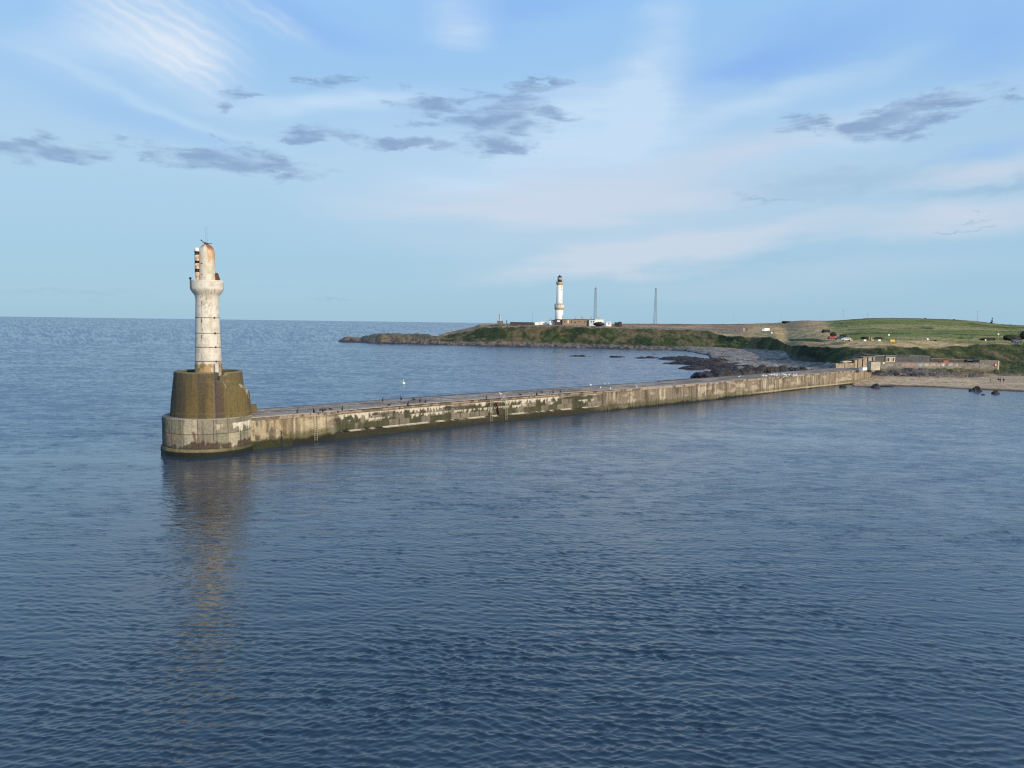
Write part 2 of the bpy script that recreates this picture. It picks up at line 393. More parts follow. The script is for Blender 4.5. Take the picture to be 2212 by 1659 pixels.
# ------------------------------------------------------------------ the sea
PIER_A = atz(640, 958.5, 0)[:2]; PIER_B = atz(1481, 873, 0)[:2]; PIER_C = atz(1815, 833.2, 0)[:2]
def sea_side(x, y):
    "distance behind the line of the breakwater (positive = open sea)"
    d = PIER_B - PIER_A; d = d / np.hypot(*d); n = np.array([-d[1], d[0]])
    return (x - PIER_A[0]) * n[0] + (y - PIER_A[1]) * n[1]
def blobmask(x, y, cx, cy, rx, ry, rot):
    c, s = math.cos(rot), math.sin(rot); u = (x - cx) * c + (y - cy) * s; v = -(x - cx) * s + (y - cy) * c
    return np.exp(-((u / rx) ** 2 + (v / ry) ** 2))
def build_sea():
    th = np.concatenate([np.linspace(-85, -42.5, 40)[:-1], np.linspace(-42.5, 42.5, 1180), np.linspace(42.5, 85, 40)[1:]]) * math.pi / 180
    rs = [10.0]
    while rs[-1] < 600:
        r = rs[-1]; rs.append(r + min(max(0.046 if r > 27 else .25, 0.48 * r * r / (CAMH * 769.0)), 8.0))
    rs += list(np.geomspace(rs[-1], 60000, 60)[1:])
    rs = np.array(rs)
    Rg, Tg = np.meshgrid(rs, th, indexing='ij')
    X = Rg * np.sin(Tg); Y = Rg * np.cos(Tg)
    dr = np.gradient(rs)[:, None]; dt = (np.gradient(th)[None, :] * Rg)
    # gentle bending so crests are not ruler straight
    wx = X + 1.2 * (fbm(X / 7, Y / 7, 2, 3) - .5); wy = Y + 1.2 * (fbm(X / 7, Y / 7, 2, 9) - .5)
    side = sea_side(X, Y)
    openw = sst(side, -4, 14) * 1.0
    dcam = np.hypot(X, Y)
    rough_patch = fbm(X / 38, Y / 24, 3, 21)
    calm = np.zeros_like(X)
    # smoother lanes of water
    for px, py, rx, ry, rot, k in ((140, 992, 34, 3.2, .05, .9), (60, 960, 40, 5, .1, .5), (1500, 935, 26, 3.2, -.5, .6), (1700, 947, 30, 2.6, -.3, .75), (1950, 960, 26, 2.2, -.25, .7), (1720, 918, 22, 3, .1, .55), (1850, 905, 20, 3, .35, .55), (1380, 945, 25, 4, 0, .4), (1500, 790, 40, 20, 0, .4)):
        p = atz(px, py, 0); calm = np.maximum(calm, k * blobmask(X, Y, p[0], p[1], rx, ry, rot))
    calm = np.clip(calm * (.6 + .8 * fbm(X / 9, Y / 5, 3, 41)), 0, .92)
    A1 = (.80 + 0.4 * (rough_patch - .3)) * (1 - .86 * calm) * (1 - .50 * sst(dcam, 34, 92) * (1 - .6 * openw))          # short ripples
    A2 = (0.50 + 0.75 * openw) * (1 - .7 * calm)                          # longer waves
    gust = .7 + .6 * sst(fbm(X / 16, Y / 9, 3, 71), .3, .7)
    env = (.42 + 1.9 * sst(fbm(X / 1.5, Y / .75, 3, 81), .42, .74)) * .6 + (.45 + 1.7 * sst(fbm(X / 5.2, Y / 2.6, 3, 87), .42, .72)) * .4
    env = env * (.75 + .5 * sst(dcam, 30, 90)); nw = (1 - sst(dcam, 40, 85)) * .62; env = env * (1 - nw) + 1.12 * nw
    H = np.zeros_like(X); DX = np.zeros_like(X); DY = np.zeros_like(X); lost = np.zeros_like(X)
    q = np.random.default_rng(5)
    comps = []
    for lam, n, slope, spread, mean in ((0.22, 14, .050, 42, 86), (0.33, 18, .095, 36, 102), (0.50, 18, .100, 32, 76), (0.80, 16, .070, 30, 104), (1.35, 12, .045, 28, 74), (2.8, 8, .030, 28, 100), (8, 4, .010, 30, 90)):
        for i in range(n):
            L = lam * math.exp(q.normal(0, .16)); a = R(mean + q.normal(0, spread * .62)); k = 2 * math.pi / L
            comps.append((L, k, a, slope / math.sqrt(n) * 1.41 / k, q.random() * 6.283))
    for L, k, a, amp, ph in comps:
        kx, ky = math.cos(a), math.sin(a)
        kr = np.abs(kx * np.sin(Tg) + ky * np.cos(Tg)); kt = np.abs(kx * np.cos(Tg) - ky * np.sin(Tg))
        res = np.maximum(kr * dr, kt * dt) / L
        att = 1 - sst(res, .30, .62)
        Am = (A1 * gust * env if L < 2.2 else A2 * (.6 + .4 * env)) * amp
        s2 = (Am * k) ** 2 * .5
        lost += s2 * (1 - att ** 2)
        arg = k * (kx * wx + ky * wy) + ph
        Am = Am * att
        H += Am * np.cos(arg); sn = Am * np.sin(arg) * .7
        DX -= kx * sn; DY -= ky * sn
    V = np.stack([X + DX, Y + DY, H], -1).reshape(-1, 3)
    me = quads_mesh('sea', V, grid_quads(len(rs), len(th))[:, ::-1])
    alpha = np.minimum(np.sqrt(np.clip(lost, 0, .2)) * .42, .10) + .002
    at = me.attributes.new('rough', 'FLOAT', 'POINT'); at.data.foreach_set('value', np.sqrt(np.clip(alpha, 0, .25)).astype(np.float32).ravel())
    near = (sst(-dcam, -170, -25) * (1 - calm) * (.5 + .5 * gust)).astype(np.float32)
    at = me.attributes.new('near', 'FLOAT', 'POINT'); at.data.foreach_set('value', near.ravel())
    m, t, b = new_mat('sea_water')
    tc = t.new('ShaderNodeTexCoord').outputs['Object']
    ra = t.new('ShaderNodeAttribute', attribute_name='rough').outputs['Fac']
    na = t.new('ShaderNodeAttribute', attribute_name='near').outputs['Fac']
    b.inputs['Base Color'].default_value = (.0045, .022, .042, 1); b.inputs['Specular IOR Level'].default_value = 1.0
    t.put(b.inputs['Roughness'], ra); b.inputs['IOR'].default_value = 1.55
    n = t.noise(t.mapping(tc, rot=(0, 0, R(8)), sc=(2.6, 4.6, 1)), 1.0, 4, 0.6, 0.6)
    bp = t.new('ShaderNodeBump'); t.put(bp.inputs['Strength'], t.math('MULTIPLY', na, 0.9)); bp.inputs['Distance'].default_value = .010
    t.l.new(n, bp.inputs['Height']); t.l.new(bp.outputs[0], b.inputs['Normal'])
    deep = (.12 + .88 * sst(dcam, 36, 170)) * (.42 + .58 * openw)
    at = me.attributes.new('deep', 'FLOAT', 'POINT'); at.data.foreach_set('value', deep.astype(np.float32).ravel())
    ds = t.new('ShaderNodeAttribute', attribute_name='deep').outputs['Fac']
    # sky reflection put into the harbour's base colour, paler with distance, clear blue outside
    sky_sheen = (sst(dcam, 40, 150) * (1 - openw)).astype(np.float32)
    at = me.attributes.new('sky_sheen', 'FLOAT', 'POINT'); at.data.foreach_set('value', sky_sheen.ravel())
    sa = t.new('ShaderNodeAttribute', attribute_name='sky_sheen').outputs['Fac']
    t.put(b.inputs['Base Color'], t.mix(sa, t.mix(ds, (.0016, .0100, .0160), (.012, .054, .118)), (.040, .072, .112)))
    mid = (sst(dcam, 60, 160) * (1 - sst(dcam, 900, 3000)) * (1 - .8 * calm) * (.22 + .78 * openw) * (.5 + .5 * env)).astype(np.float32)
    at = me.attributes.new('mid', 'FLOAT', 'POINT'); at.data.foreach_set('value', mid.ravel())
    ma = t.new('ShaderNodeAttribute', attribute_name='mid').outputs['Fac']
    n5 = t.noise(t.mapping(tc, rot=(0, 0, R(-6)), sc=(.16, .55, 1)), 1.0, 5, 0.62, 0.5)
    bp2 = t.new('ShaderNodeBump'); t.put(bp2.inputs['Strength'], ma); bp2.inputs['Distance'].default_value = .16
    t.l.new(n5, bp2.inputs['Height']); t.l.new(bp2.outputs[0], bp.inputs['Normal'])
    chop = (sst(dcam, 38, 85) * (1 - .6 * sst(dcam, 230, 420)) * (1 - .85 * calm) * (.35 + .65 * env)).astype(np.float32)
    at = me.attributes.new('chop', 'FLOAT', 'POINT'); at.data.foreach_set('value', chop.ravel())
    ca = t.new('ShaderNodeAttribute', attribute_name='chop').outputs['Fac']
    n6 = t.noise(t.mapping(tc, rot=(0, 0, R(7)), sc=(.55, 1.25, 1)), 1.0, 3, 0.6, 0.7)
    bp3 = t.new('ShaderNodeBump'); t.put(bp3.inputs['Strength'], ca); bp3.inputs['Distance'].default_value = .085
    t.l.new(n6, bp3.inputs['Height']); t.l.new(bp3.outputs[0], bp2.inputs['Normal'])
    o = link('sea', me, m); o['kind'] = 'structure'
build_sea()

# ------------------------------------------------------------------ land
# each column: photograph x, then points from the water up to the skyline: (py, 'z', height) or (py, 'Y', distance)
def HEADCOL(px, w, a, az_, b, bz, c, cY, d, dY, r, rY):
    if px < 1450:
        Yw = atz(px, w, 0)[1]
        return (px, [(w, 'z', 0.0), (a, 'Y', Yw + 5), (b, 'Y', Yw + 14), (c, 'Y', cY), (d, 'Y', dY), ((d + r) / 2, 'Y', (dY + rY) / 2), (r, 'Y', rY)])
    return (px, [(w, 'z', 0.0), (a, 'z', az_), (b, 'z', bz), (c, 'Y', cY), (d, 'Y', dY), ((d + r) / 2, 'Y', (dY + rY) / 2), (r, 'Y', rY)])
def ROCKCOL(px, w, top, depth):
    Y0 = atz(px, w, 0)[1]
    return (px, [(w, 'z', 0.0), (w * .75 + top * .25, 'Y', Y0 + depth * .18), (w * .5 + top * .5, 'Y', Y0 + depth * .3), (w * .2 + top * .8, 'Y', Y0 + depth * .5), (w * .05 + top * .95, 'Y', Y0 + depth * .75), (top, 'Y', Y0 + depth * .9), (top, 'Y', Y0 + depth)])
COLS = [
    ROCKCOL(731, 738.6, 738.0, 6), ROCKCOL(739, 739.6, 731, 14), ROCKCOL(750, 739.8, 727.5, 18), ROCKCOL(780, 740.2, 728.5, 20), ROCKCOL(793, 741.5, 724, 24), ROCKCOL(820, 743, 721, 28),
    ROCKCOL(842, 743.4, 721.5, 30), ROCKCOL(888, 744.4, 719.8, 32), ROCKCOL(926, 745.4, 722.4, 34), ROCKCOL(943, 745.9, 726.6, 36),
    HEADCOL(968, 746.3, 743.0, 2.0, 737, 3.5, 722, 650, 719, 658, 717.5, 664),
    HEADCOL(997, 747.2, 743.2, 2.2, 737, 3.8, 717, 645, 713, 655, 711.4, 664),
    HEADCOL(1024, 747.9, 743.5, 2.2, 737, 4.0, 712, 642, 708, 654, 705.4, 666),
    HEADCOL(1036, 748.2, 743.6, 2.4, 737, 4.2, 708, 640, 702.5, 655, 699.6, 680),
    HEADCOL(1078, 749.2, 744, 2.4, 737.5, 4.3, 707, 635, 700.5, 648, 698.3, 690),
    HEADCOL(1150, 750.4, 745, 2.4, 738.6, 4.3, 706, 628, 702, 640, 698.6, 720),
    HEADCOL(1208, 751.6, 746, 2.4, 740.5, 4.2, 705.5, 622, 702.6, 632, 698.8, 730),
    HEADCOL(1340, 755.2, 750, 2.2, 744.5, 3.8, 709, 615, 706.5, 625, 699.0, 750),
    HEADCOL(1426, 757.0, 752, 1.8, 747.7, 3.4, 711, 612, 708.4, 624, 699.2, 760),
    HEADCOL(1481, 758.5, 753, 1.6, 748.5, 3.0, 713, 610, 710.5, 622, 699.8, 770),
    HEADCOL(1530, 768.5, 757, 1.3, 749.5, 2.8, 714, 608, 711.5, 622, 700.2, 780),
    HEADCOL(1552, 806, 764, 1.3, 750, 2.7, 726, 570, 712, 625, 700.2, 780),
    HEADCOL(1575, 812, 768, 1.4, 751, 2.7, 727, 570, 712, 625, 700.0, 780),
    HEADCOL(1600, 812, 770, 1.5, 752.5, 2.6, 727, 562, 713, 620, 699.6, 770),
    HEADCOL(1640, 812, 772, 1.6, 754.6, 2.5, 728, 545, 715.5, 585, 698.2, 740),
    HEADCOL(1680, 812, 776, 1.7, 756.3, 2.5, 731, 520, 718, 565, 696.9, 700),
    (1696, [(812, 'z', 0), (778, 'z', 1.8), (757, 'Y', 445), (746.8, 'Y', 470), (731, 'Y', 500), (717, 'Y', 560), (695.5, 'Y', 680)]),
    (1706, [(812, 'z', 0), (779, 'z', 1.9), (762, 'Y', 356), (747.5, 'Y', 366), (731, 'Y', 480), (715, 'Y', 550), (694, 'Y', 660)]),
    (1734, [(812, 'z', 0), (782, 'z', 2.2), (765, 'Y', 346), (747.2, 'Y', 358), (731, 'Y', 455), (714, 'Y', 530), (691.2, 'Y', 640)]),
    (1756, [(812, 'z', 0), (783, 'z', 2.4), (765, 'Y', 342), (748.4, 'Y', 352), (731.5, 'Y', 430), (713, 'Y', 510), (691.9, 'Y', 630)]),
    (1782, [(814, 'z', 0), (785, 'z', 2.6), (765, 'Y', 335), (749.5, 'Y', 345), (733, 'Y', 400), (712, 'Y', 500), (692.6, 'Y', 630)]),
    (1812, [(818, 'z', 0), (788, 'z', 3.0), (766, 'Y', 325), (750.5, 'Y', 333), (737, 'Y', 358), (712, 'Y', 490), (691.4, 'Y', 625)]),
    (1845, [(836, 'z', 0), (803, 'z', 2.6), (776, 'Y', 296), (750.0, 'Y', 318), (737.5, 'Y', 352), (711, 'Y', 480), (688.6, 'Y', 620)]),
    (1880, [(838, 'z', 0), (815, 'z', 1.6), (778, 'Y', 292), (749.9, 'Y', 314), (737.5, 'Y', 350), (711, 'Y', 480), (686.4, 'Y', 620)]),
    (1920, [(834.6, 'z', 0), (815.6, 'z', 1.6), (780, 'Y', 290), (749.5, 'Y', 314), (737.6, 'Y', 350), (711, 'Y', 480), (685.9, 'Y', 620)]),
    (1970, [(835.4, 'z', 0), (816.4, 'z', 1.6), (781, 'Y', 292), (750.5, 'Y', 316), (737.8, 'Y', 350), (711, 'Y', 480), (686.6, 'Y', 620)]),
    (2030, [(838.0, 'z', 0), (816.8, 'z', 1.7), (783, 'Y', 296), (751.5, 'Y', 322), (739, 'Y', 350), (712, 'Y', 480), (688.4, 'Y', 620)]),
    (2070, [(840.6, 'z', 0), (817.6, 'z', 1.7), (784, 'Y', 298), (747, 'Y', 330), (740.5, 'Y', 352), (713, 'Y', 480), (690.2, 'Y', 620)]),
    (2110, [(843.0, 'z', 0), (817.8, 'z', 1.7), (788, 'Y', 296), (744.5, 'Y', 334), (740.2, 'Y', 354), (714, 'Y', 480), (693.4, 'Y', 620)]),
    (2160, [(845.6, 'z', 0), (813.0, 'z', 1.9), (797, 'Y', 290), (743.0, 'Y', 336), (741, 'Y', 356), (716, 'Y', 480), (699.6, 'Y', 620)]),
    (2212, [(848.0, 'z', 0), (814.0, 'z', 2.0), (798, 'Y', 288), (742, 'Y', 336), (741, 'Y', 356), (716, 'Y', 480), (702.6, 'Y', 620)]),
    (2400, [(853.0, 'z', 0), (818.0, 'z', 2.0), (800, 'Y', 285), (744, 'Y', 330), (743, 'Y', 356), (720, 'Y', 480), (706, 'Y', 620)]),
    (2700, [(862.0, 'z', 0), (826.0, 'z', 2.0), (806, 'Y', 280), (752, 'Y', 320), (750, 'Y', 356), (728, 'Y', 480), (712, 'Y', 620)]),
]
def build_land():
    NK = 7
    px0 = np.array([c[0] for c in COLS], float)
    K = np.zeros((len(COLS), NK, 2))
    for i, (px, pts) in enumerate(COLS):
        for k, (py, how, v) in enumerate(pts):
            K[i, k] = (py, atz(px, py, v)[1] if how == 'z' else v)
    pxs = np.arange(731, 2701, 1.5); nc = len(pxs)
    def smooth(v, sig):
        if sig <= 0: return v
        r = int(3 * sig / 1.5); g = np.exp(-.5 * (np.arange(-r, r + 1) * 1.5 / sig) ** 2); g /= g.sum()
        return np.convolve(np.pad(v, r, mode='edge'), g, 'valid')
    P = np.zeros((NK, nc, 3))
    for k in range(NK):
        py = np.interp(pxs, px0, K[:, k, 0]); Yd = np.log(np.interp(pxs, px0, K[:, k, 1]))
        w = sst(pxs, 1000, 1100)
        py = py * (1 - w) + w * smooth(py, 0 if k == 0 else 9); Yd = np.exp(Yd * (1 - w) + w * smooth(Yd, 5 if k == 0 else 24))
        for j in range(nc):
            P[k, j] = atz(pxs[j], py[j], 0.0) if k == 0 else aty(pxs[j], py[j], Yd[j])
    # the sea floor in front, the far side behind
    def out(p, d, z):
        h = np.hypot(p[:, 0], p[:, 1]); s = (h + d) / h
        return np.stack([p[:, 0] * s, p[:, 1] * s, np.full(len(p), 0.0) + z], -1)
    rows = [out(P[0], -12, -2.0)] + [P[k] for k in range(NK)]
    bk = sst(pxs, 1000, 1120)
    rows.append(out(P[6], 9 + 80 * bk, P[6][:, 2] * (.5 + .46 * bk)))
    rows.append(out(P[6], 24 + 400 * bk, -2.5 + 10.5 * bk))
    rows = np.stack(rows)
    seg = [6, 22, 26, 34, 26, 26, 30, 6, 6]
    V = []; Z = []
    for s in range(len(seg)):
        for i in range(seg[s]):
            f = i / seg[s]; V.append(rows[s] * (1 - f) + rows[s + 1] * f); Z.append(s + f)
    V.append(rows[-1]); Z.append(len(seg))
    V = np.stack(V); Z = np.array(Z)[:, None] * np.ones((1, nc)); PX = np.ones((len(V), 1)) * pxs[None, :]
    # soften the control polygon along the slope
    for _ in range(3):
        V[1:-1, :, 2] = V[1:-1, :, 2] * .5 + (V[:-2, :, 2] + V[2:, :, 2]) * .25
    X, Y = V[..., 0], V[..., 1]
    # zone weights
    shore_x = sst(PX, 1500, 1560)                    # to the right: pebbles, then sand
    sand = sst(PX, 1826, 1846) * sst(-Z, -2.25, -2.0)
    rocky = (1 - sst(PX, 1430, 1520)) * sst(-Z, -3.05, -2.7)
    islet = 1 - sst(PX, 935, 965)
    plim = 3.0 - .88 * sst(PX, 1694, 1712)
    pebble = np.clip(sst(PX, 1430, 1540) * sst(-(Z - plim), -.04, .1) - sand, 0, 1)
    slope = sst(Z - plim, -.05, .05) * (1 - sst(Z, 3.95, 4.1)) * (1 - islet)
    upper = sst(Z, 3.95, 4.1) * (1 - islet)
    # relief
    r1 = fbm(X / 9, Y / 16, 5, 2); r2 = fbm(X / 2.6, Y / 5, 4, 5); r3 = fbm(X / 24, Y / 40, 3, 8)
    amp = (np.maximum(rocky, islet) * (2.2 * (np.abs(r1 - .5) * 2 - .25) + 1.5 * (r2 - .5)) + pebble * (.5 * (r2 - .5) + .3 * (r1 - .5)) + slope * (1.6 * (r2 - .5) + 2.2 * (r1 - .5))
           + upper * (.6 * (r2 - .5) + 1.2 * (r1 - .5)) + sand * .10 * (r1 - .5))
    amp *= sst(Z, .9, 1.25)
    # keep the skyline where it stands
    keep = np.exp(-((Z - 7) / .25) ** 2) * (1 - islet)
    V[..., 2] += amp * (1 - .75 * keep)
    # colours
    col = np.zeros(V.shape)
    dark = np.array((.042, .034, .029)); brown = np.array((.15, .115, .085)); grey = np.array((.27, .235, .20))
    n1 = fbm(X / 6, Y / 10, 5, 31); n2 = fbm(X / 22, Y / 40, 4, 37); n3 = fbm(X / 1.6, Y / 3, 3, 43)
    hgt = V[..., 2]
    rockc = mixc(np.broadcast_to(dark, V.shape), brown, sst(hgt + 2.6 * (n1 - .5), .3, 1.7) * sst(n3, .2, .55))
    rockc = mixc(rockc, (.20, .165, .13), sst(n1, .56, .72) * sst(hgt, 1.6, 3.0) * .7)
    grass = mixc(np.broadcast_to(np.array((.040, .054, .020)), V.shape), (.092, .094, .037), sst(n1, .42, .68))
    grass = mixc(grass, (.020, .034, .016), sst(n2, .55, .68) * .8)
    grass = mixc(grass, (.14, .105, .06), sst(fbm(X / 9, Y / 14, 4, 51), .52, .68) * .75)
    isl = mixc(rockc, mixc(np.broadcast_to(np.array((.13, .11, .05)), V.shape), (.06, .062, .026), sst(n1, .4, .6)), sst(hgt + 2 * (n1 - .5), 3.4, 5.4) * .8)
    col[:] = grass
    col = mixc(col, rockc, rocky)
    pebc = mixc(np.broadcast_to(grey * .78, V.shape), (.32, .285, .25), sst(n3, .45, .7))
    pebc = mixc(pebc, (.07, .062, .06), sst(n1, .58, .74) * .8)
    pebc = mixc(pebc, (.032, .027, .024), sst(-hgt + 1.1 * (n1 - .5), -.75, -.35))
    col = mixc(col, pebc, pebble)
    sandc = mixc(np.broadcast_to(np.array((.46, .35, .23)), V.shape), (.37, .28, .185), sst(fbm(X / 30, Y / 2.0, 4, 61), .4, .65))
    sandc = mixc(sandc, (.105, .078, .060), sst(-hgt + .3 * (n1 - .5), -.42, -.12))
    col = mixc(col, sandc, sand)
    # rubble and grass bank above the beach
    bank = sst(PX, 1850, 1875) * sst(Z, 2.02, 2.15) * (1 - sst(Z, 2.9, 3.0))
    bkc = mixc(np.broadcast_to(np.array((.135, .118, .108)), V.shape), (.055, .05, .046), sst(n3, .5, .7))
    gb = sst(PX + 60 * (n1 - .5), 1975, 2015) * sst(Z + .5 * (n1 - .5), 2.2, 2.5)
    bkc = mixc(bkc, mixc(np.broadcast_to(np.array((.085, .092, .035)), V.shape), (.16, .13, .065), sst(n1, .5, .66)), gb)
    bkc = mixc(bkc, (.24, .165, .11), sst(PX, 2000, 2060) * np.exp(-((Z - 2.16) / .09) ** 2) * .9)
    col = mixc(col, bkc, bank)
    # the brown and tan heath, the golf course
    tan = mixc(np.broadcast_to(np.array((.40, .275, .14)), V.shape), (.27, .205, .10), sst(n1, .42, .66))
    heath = mixc(np.broadcast_to(np.array((.21, .135, .09)), V.shape), (.33, .23, .125), sst(n2, .45, .65))
    edge = mixc(np.broadcast_to(np.array((.20, .165, .12)), V.shape), (.09, .075, .055), sst(n3, .5, .7))
    stripes = fbm(X / 90, Y / 14, 5, 71)
    golf = mixc(np.broadcast_to(np.array((.118, .138, .040)), V.shape), (.215, .185, .085), sst(stripes, .42, .64))
    golf = mixc(golf, (.036, .055, .02), sst(fbm(X / 40, Y / 7, 4, 77), .63, .72))
    golf = mixc(golf, (.10, .078, .055), sst(Z, 6.75, 6.92) * sst(n2, .3, .5))
    head = 1 - sst(PX, 1500, 1600)
    top = mixc(heath, edge, 1 - sst(Z + .3 * (n1 - .5), 5.1, 5.5))
    top = mixc(top, (.075, .05, .04), sst(Z, 6.55, 6.85) * sst(n2, .35, .5))
    right = mixc(tan, heath, sst(Z + .6 * (n2 - .5), 5.9, 6.4) * .6)
    gx = sst(PX + (Z - 5) * 26 + 30 * (n1 - .5), 1810, 1840)
    right = mixc(right, golf, gx * sst(Z, 5.0, 5.1))
    right = mixc(right, golf, sst(PX, 2040, 2075) * sst(Z, 4.3, 4.6))
    up = mixc(top, right, sst(PX + 20 * (n2 - .5), 1590, 1640))
    mid = sst(PX, 1535, 1575) * (1 - sst(PX, 1690, 1704))
    # second terrace left of the dune: green bank above the tan strip
    up = mixc(up, tan, mid * sst(Z, 3.95, 4.05) * (1 - sst(Z, 4.3, 4.4)))
    up = up * 1.28
    col = mixc(col, up, upper)
    dune = sst(PX, 1690, 1706) * slope
    dark2 = sst(fbm(X / 12, Y / 12, 4, 83), .4, .6)
    col = mixc(col, (.020, .032, .016), dune * (1 - sst(PX, 1790, 1850)) * .9 * dark2)
    col = mixc(col, (.10, .095, .09), dune * sst(PX, 1690, 1700) * (1 - sst(PX, 1740, 1790)) * (1 - sst(Z + 1.2 * (n1 - .5), 2.3, 2.9)) * .8)
    lowg = sst(PX, 1690, 1706) * sst(Z, 4.0, 4.1) * (1 - sst(Z, 4.35, 4.5)) * (1 - sst(PX, 1780, 1812))
    col = mixc(col, tan * .9, lowg)
    col = mixc(col, (.046, .064, .024), sst(PX, 1696, 1710) * sst(Z, 4.5, 4.62) * (1 - sst(Z, 4.93, 5.0)) * (1 - sst(PX, 1765, 1795)))
    col = mixc(col, isl, islet)
    col *= (.82 + .36 * n3)[..., None]
    # split by kind of ground
    Q = grid_quads(len(V), nc)[:, ::-1]
    zc = Z.reshape(-1)[Q].mean(1); xc = PX.reshape(-1)[Q].mean(1)
    kinds = [('rocky_islet', (xc < 950), MROCK), ('rocky_shore', (xc >= 950) & (xc < 1500) & (zc < 3), MROCK), ('pebble_beach', (xc >= 1500) & (xc < 1832) & (zc < 3), MLAND),
             ('sand_beach', (xc >= 1832) & (zc < 3), MLAND), ('green_slope', (xc >= 950) & (zc >= 3) & (zc < 4), MLAND), ('hill', (xc >= 950) & (zc >= 4), MLAND)]
    Vf = V.reshape(-1, 3); cf = col.reshape(-1, 3)
    for nm, mask, mt in kinds:
        q = Q[mask]; u, inv = np.unique(q, return_inverse=True)
        o = link(nm, quads_mesh(nm, Vf[u], inv.reshape(q.shape), cf[u]), mt); o['kind'] = 'structure'
    return pxs, V, Z
LPX, LV, LZ = build_land()
_lp = LV.reshape(-1, 3)
def ground(x, y):
    "height of the land under a point"
    d = (_lp[:, 0] - x) ** 2 + (_lp[:, 1] - y) ** 2; i = np.argsort(d)[:4]
    return float(np.average(_lp[i, 2], weights=1 / (d[i] + .05)))
def landat(px, py, Ynear=150, Yfar=900):
    "the first place where the sight line meets the land"
    for Y in np.arange(Ynear, Yfar, 1.5):
        p = aty(px, py, Y)
        j = np.argmin((_lp[:, 0] - p[0]) ** 2 + (_lp[:, 1] - p[1]) ** 2)
        if np.hypot(*(_lp[j, :2] - p[:2])) < 8 and p[2] <= _lp[j, 2]: return p
    return aty(px, py, Yfar)

# the reef in the bay
def build_reef():
    xs = np.arange(20, 132, .45); ys = np.arange(268, 480, .55)
    X, Y = np.meshgrid(xs, ys, indexing='ij')
    px = CX + FPX * X / Y * .998; py = 690.5 + .0135 * px * 1.0 - 6.5 + FPX * CAMH / Y
    py = 683 + .0135 * px + FPX * CAMH / Y
    m = np.zeros_like(X)
    for cx, cy, rx, ry, k in ((1250, 769.6, 46, 1.6, .62), (1330, 771.5, 40, 1.5, .55), (1400, 773.5, 60, 2.2, .62), (1470, 775, 60, 4.5, .95), (1520, 783, 70, 7, 1.2), (1480, 785, 60, 4, .85), (1545, 793, 60, 9, 1.2), (1500, 796, 46, 5, .75), (1560, 762, 60, 5, .8), (1600, 790, 60, 14, .8), (1500, 761, 70, 2.2, .8), (1560, 806, 36, 8, 1.0)):
        m = np.maximum(m, k * np.exp(-(((px - cx) / rx) ** 2 + ((py - cy) / ry) ** 2)))
    rid = fbm(X / 14 + Y / 60, Y / 5.5, 5, 91); fine = fbm(X / 2.2, Y / 1.6, 4, 95)
    H = -1.9 + 1.9 * m + 2.9 * (np.abs(rid - .5) * -2 + .5) * np.clip(m * 1.8, 0, 1) + 1.5 * (fine - .5) * np.clip(m * 2, 0, 1)
    H = np.clip(H, -2, 2.4)
    n = fbm(X / 3, Y / 3, 4, 99)
    col = mixc(np.broadcast_to(np.array((.016, .013, .013)), X.shape + (3,)), (.052, .038, .029), sst(n + .16 * H, .55, .85))
    V = np.stack([X, Y, H], -1).reshape(-1, 3); Q = grid_quads(len(xs), len(ys))
    Q = Q[(H.reshape(-1)[Q].max(1) > -.45)]
    u, inv = np.unique(Q, return_inverse=True)
    o = link('reef', quads_mesh('reef', V[u], inv.reshape(Q.shape), col.reshape(-1, 3)[u]), MROCK); o['kind'] = 'structure'
build_reef()

# ------------------------------------------------------------------ the breakwater
DECK = 4.38
near_px = [(600, 962.2), (697, 954), (796.6, 941.8), (920.7, 925.2), (1097, 907.6), (1240.7, 895), (1359.8, 881.8), (1481, 873), (1560, 862.6), (1649.5, 850), (1739, 839.2), (1814.8, 833.2)]
NP = [atz(a, b, 0)[:2] for a, b in near_px]
_d0 = (NP[3] - NP[0]) / np.hypot(*(NP[3] - NP[0]))
NP = np.array([NP[0] - _d0 * 9] + NP + [atz(1874, 797.7, DECK)[:2], atz(1874, 797.7, DECK)[:2] + np.array((3.2, 3.6))])
# even out measuring noise, then resample by length
for _ in range(2): NP[1:-1] = NP[1:-1] * .5 + (NP[:-2] + NP[2:]) * .25
NL = np.concatenate([[0], np.cumsum(np.hypot(*np.diff(NP, axis=0).T))]); PLEN = NL[-1]
def pier(s):
    "point on the near foot of the wall and the direction away from the viewer"
    p = np.array([np.interp(s, NL, NP[:, 0]), np.interp(s, NL, NP[:, 1])])
    e = np.array([np.interp(s + 2, NL, NP[:, 0]), np.interp(s + 2, NL, NP[:, 1])]) - np.array([np.interp(s - 2, NL, NP[:, 0]), np.interp(s - 2, NL, NP[:, 1])])
    e /= np.hypot(*e); return p, e, np.array([-e[1], e[0]])
def s_of(px, py, z):
    p = atz(px, py, z)[:2]; ss = np.linspace(0, PLEN, 1500)
    P = np.stack([np.interp(ss, NL, NP[:, 0]), np.interp(ss, NL, NP[:, 1])], -1)
    return ss[np.argmin(((P - p) ** 2).sum(1))]
PW = 9.6
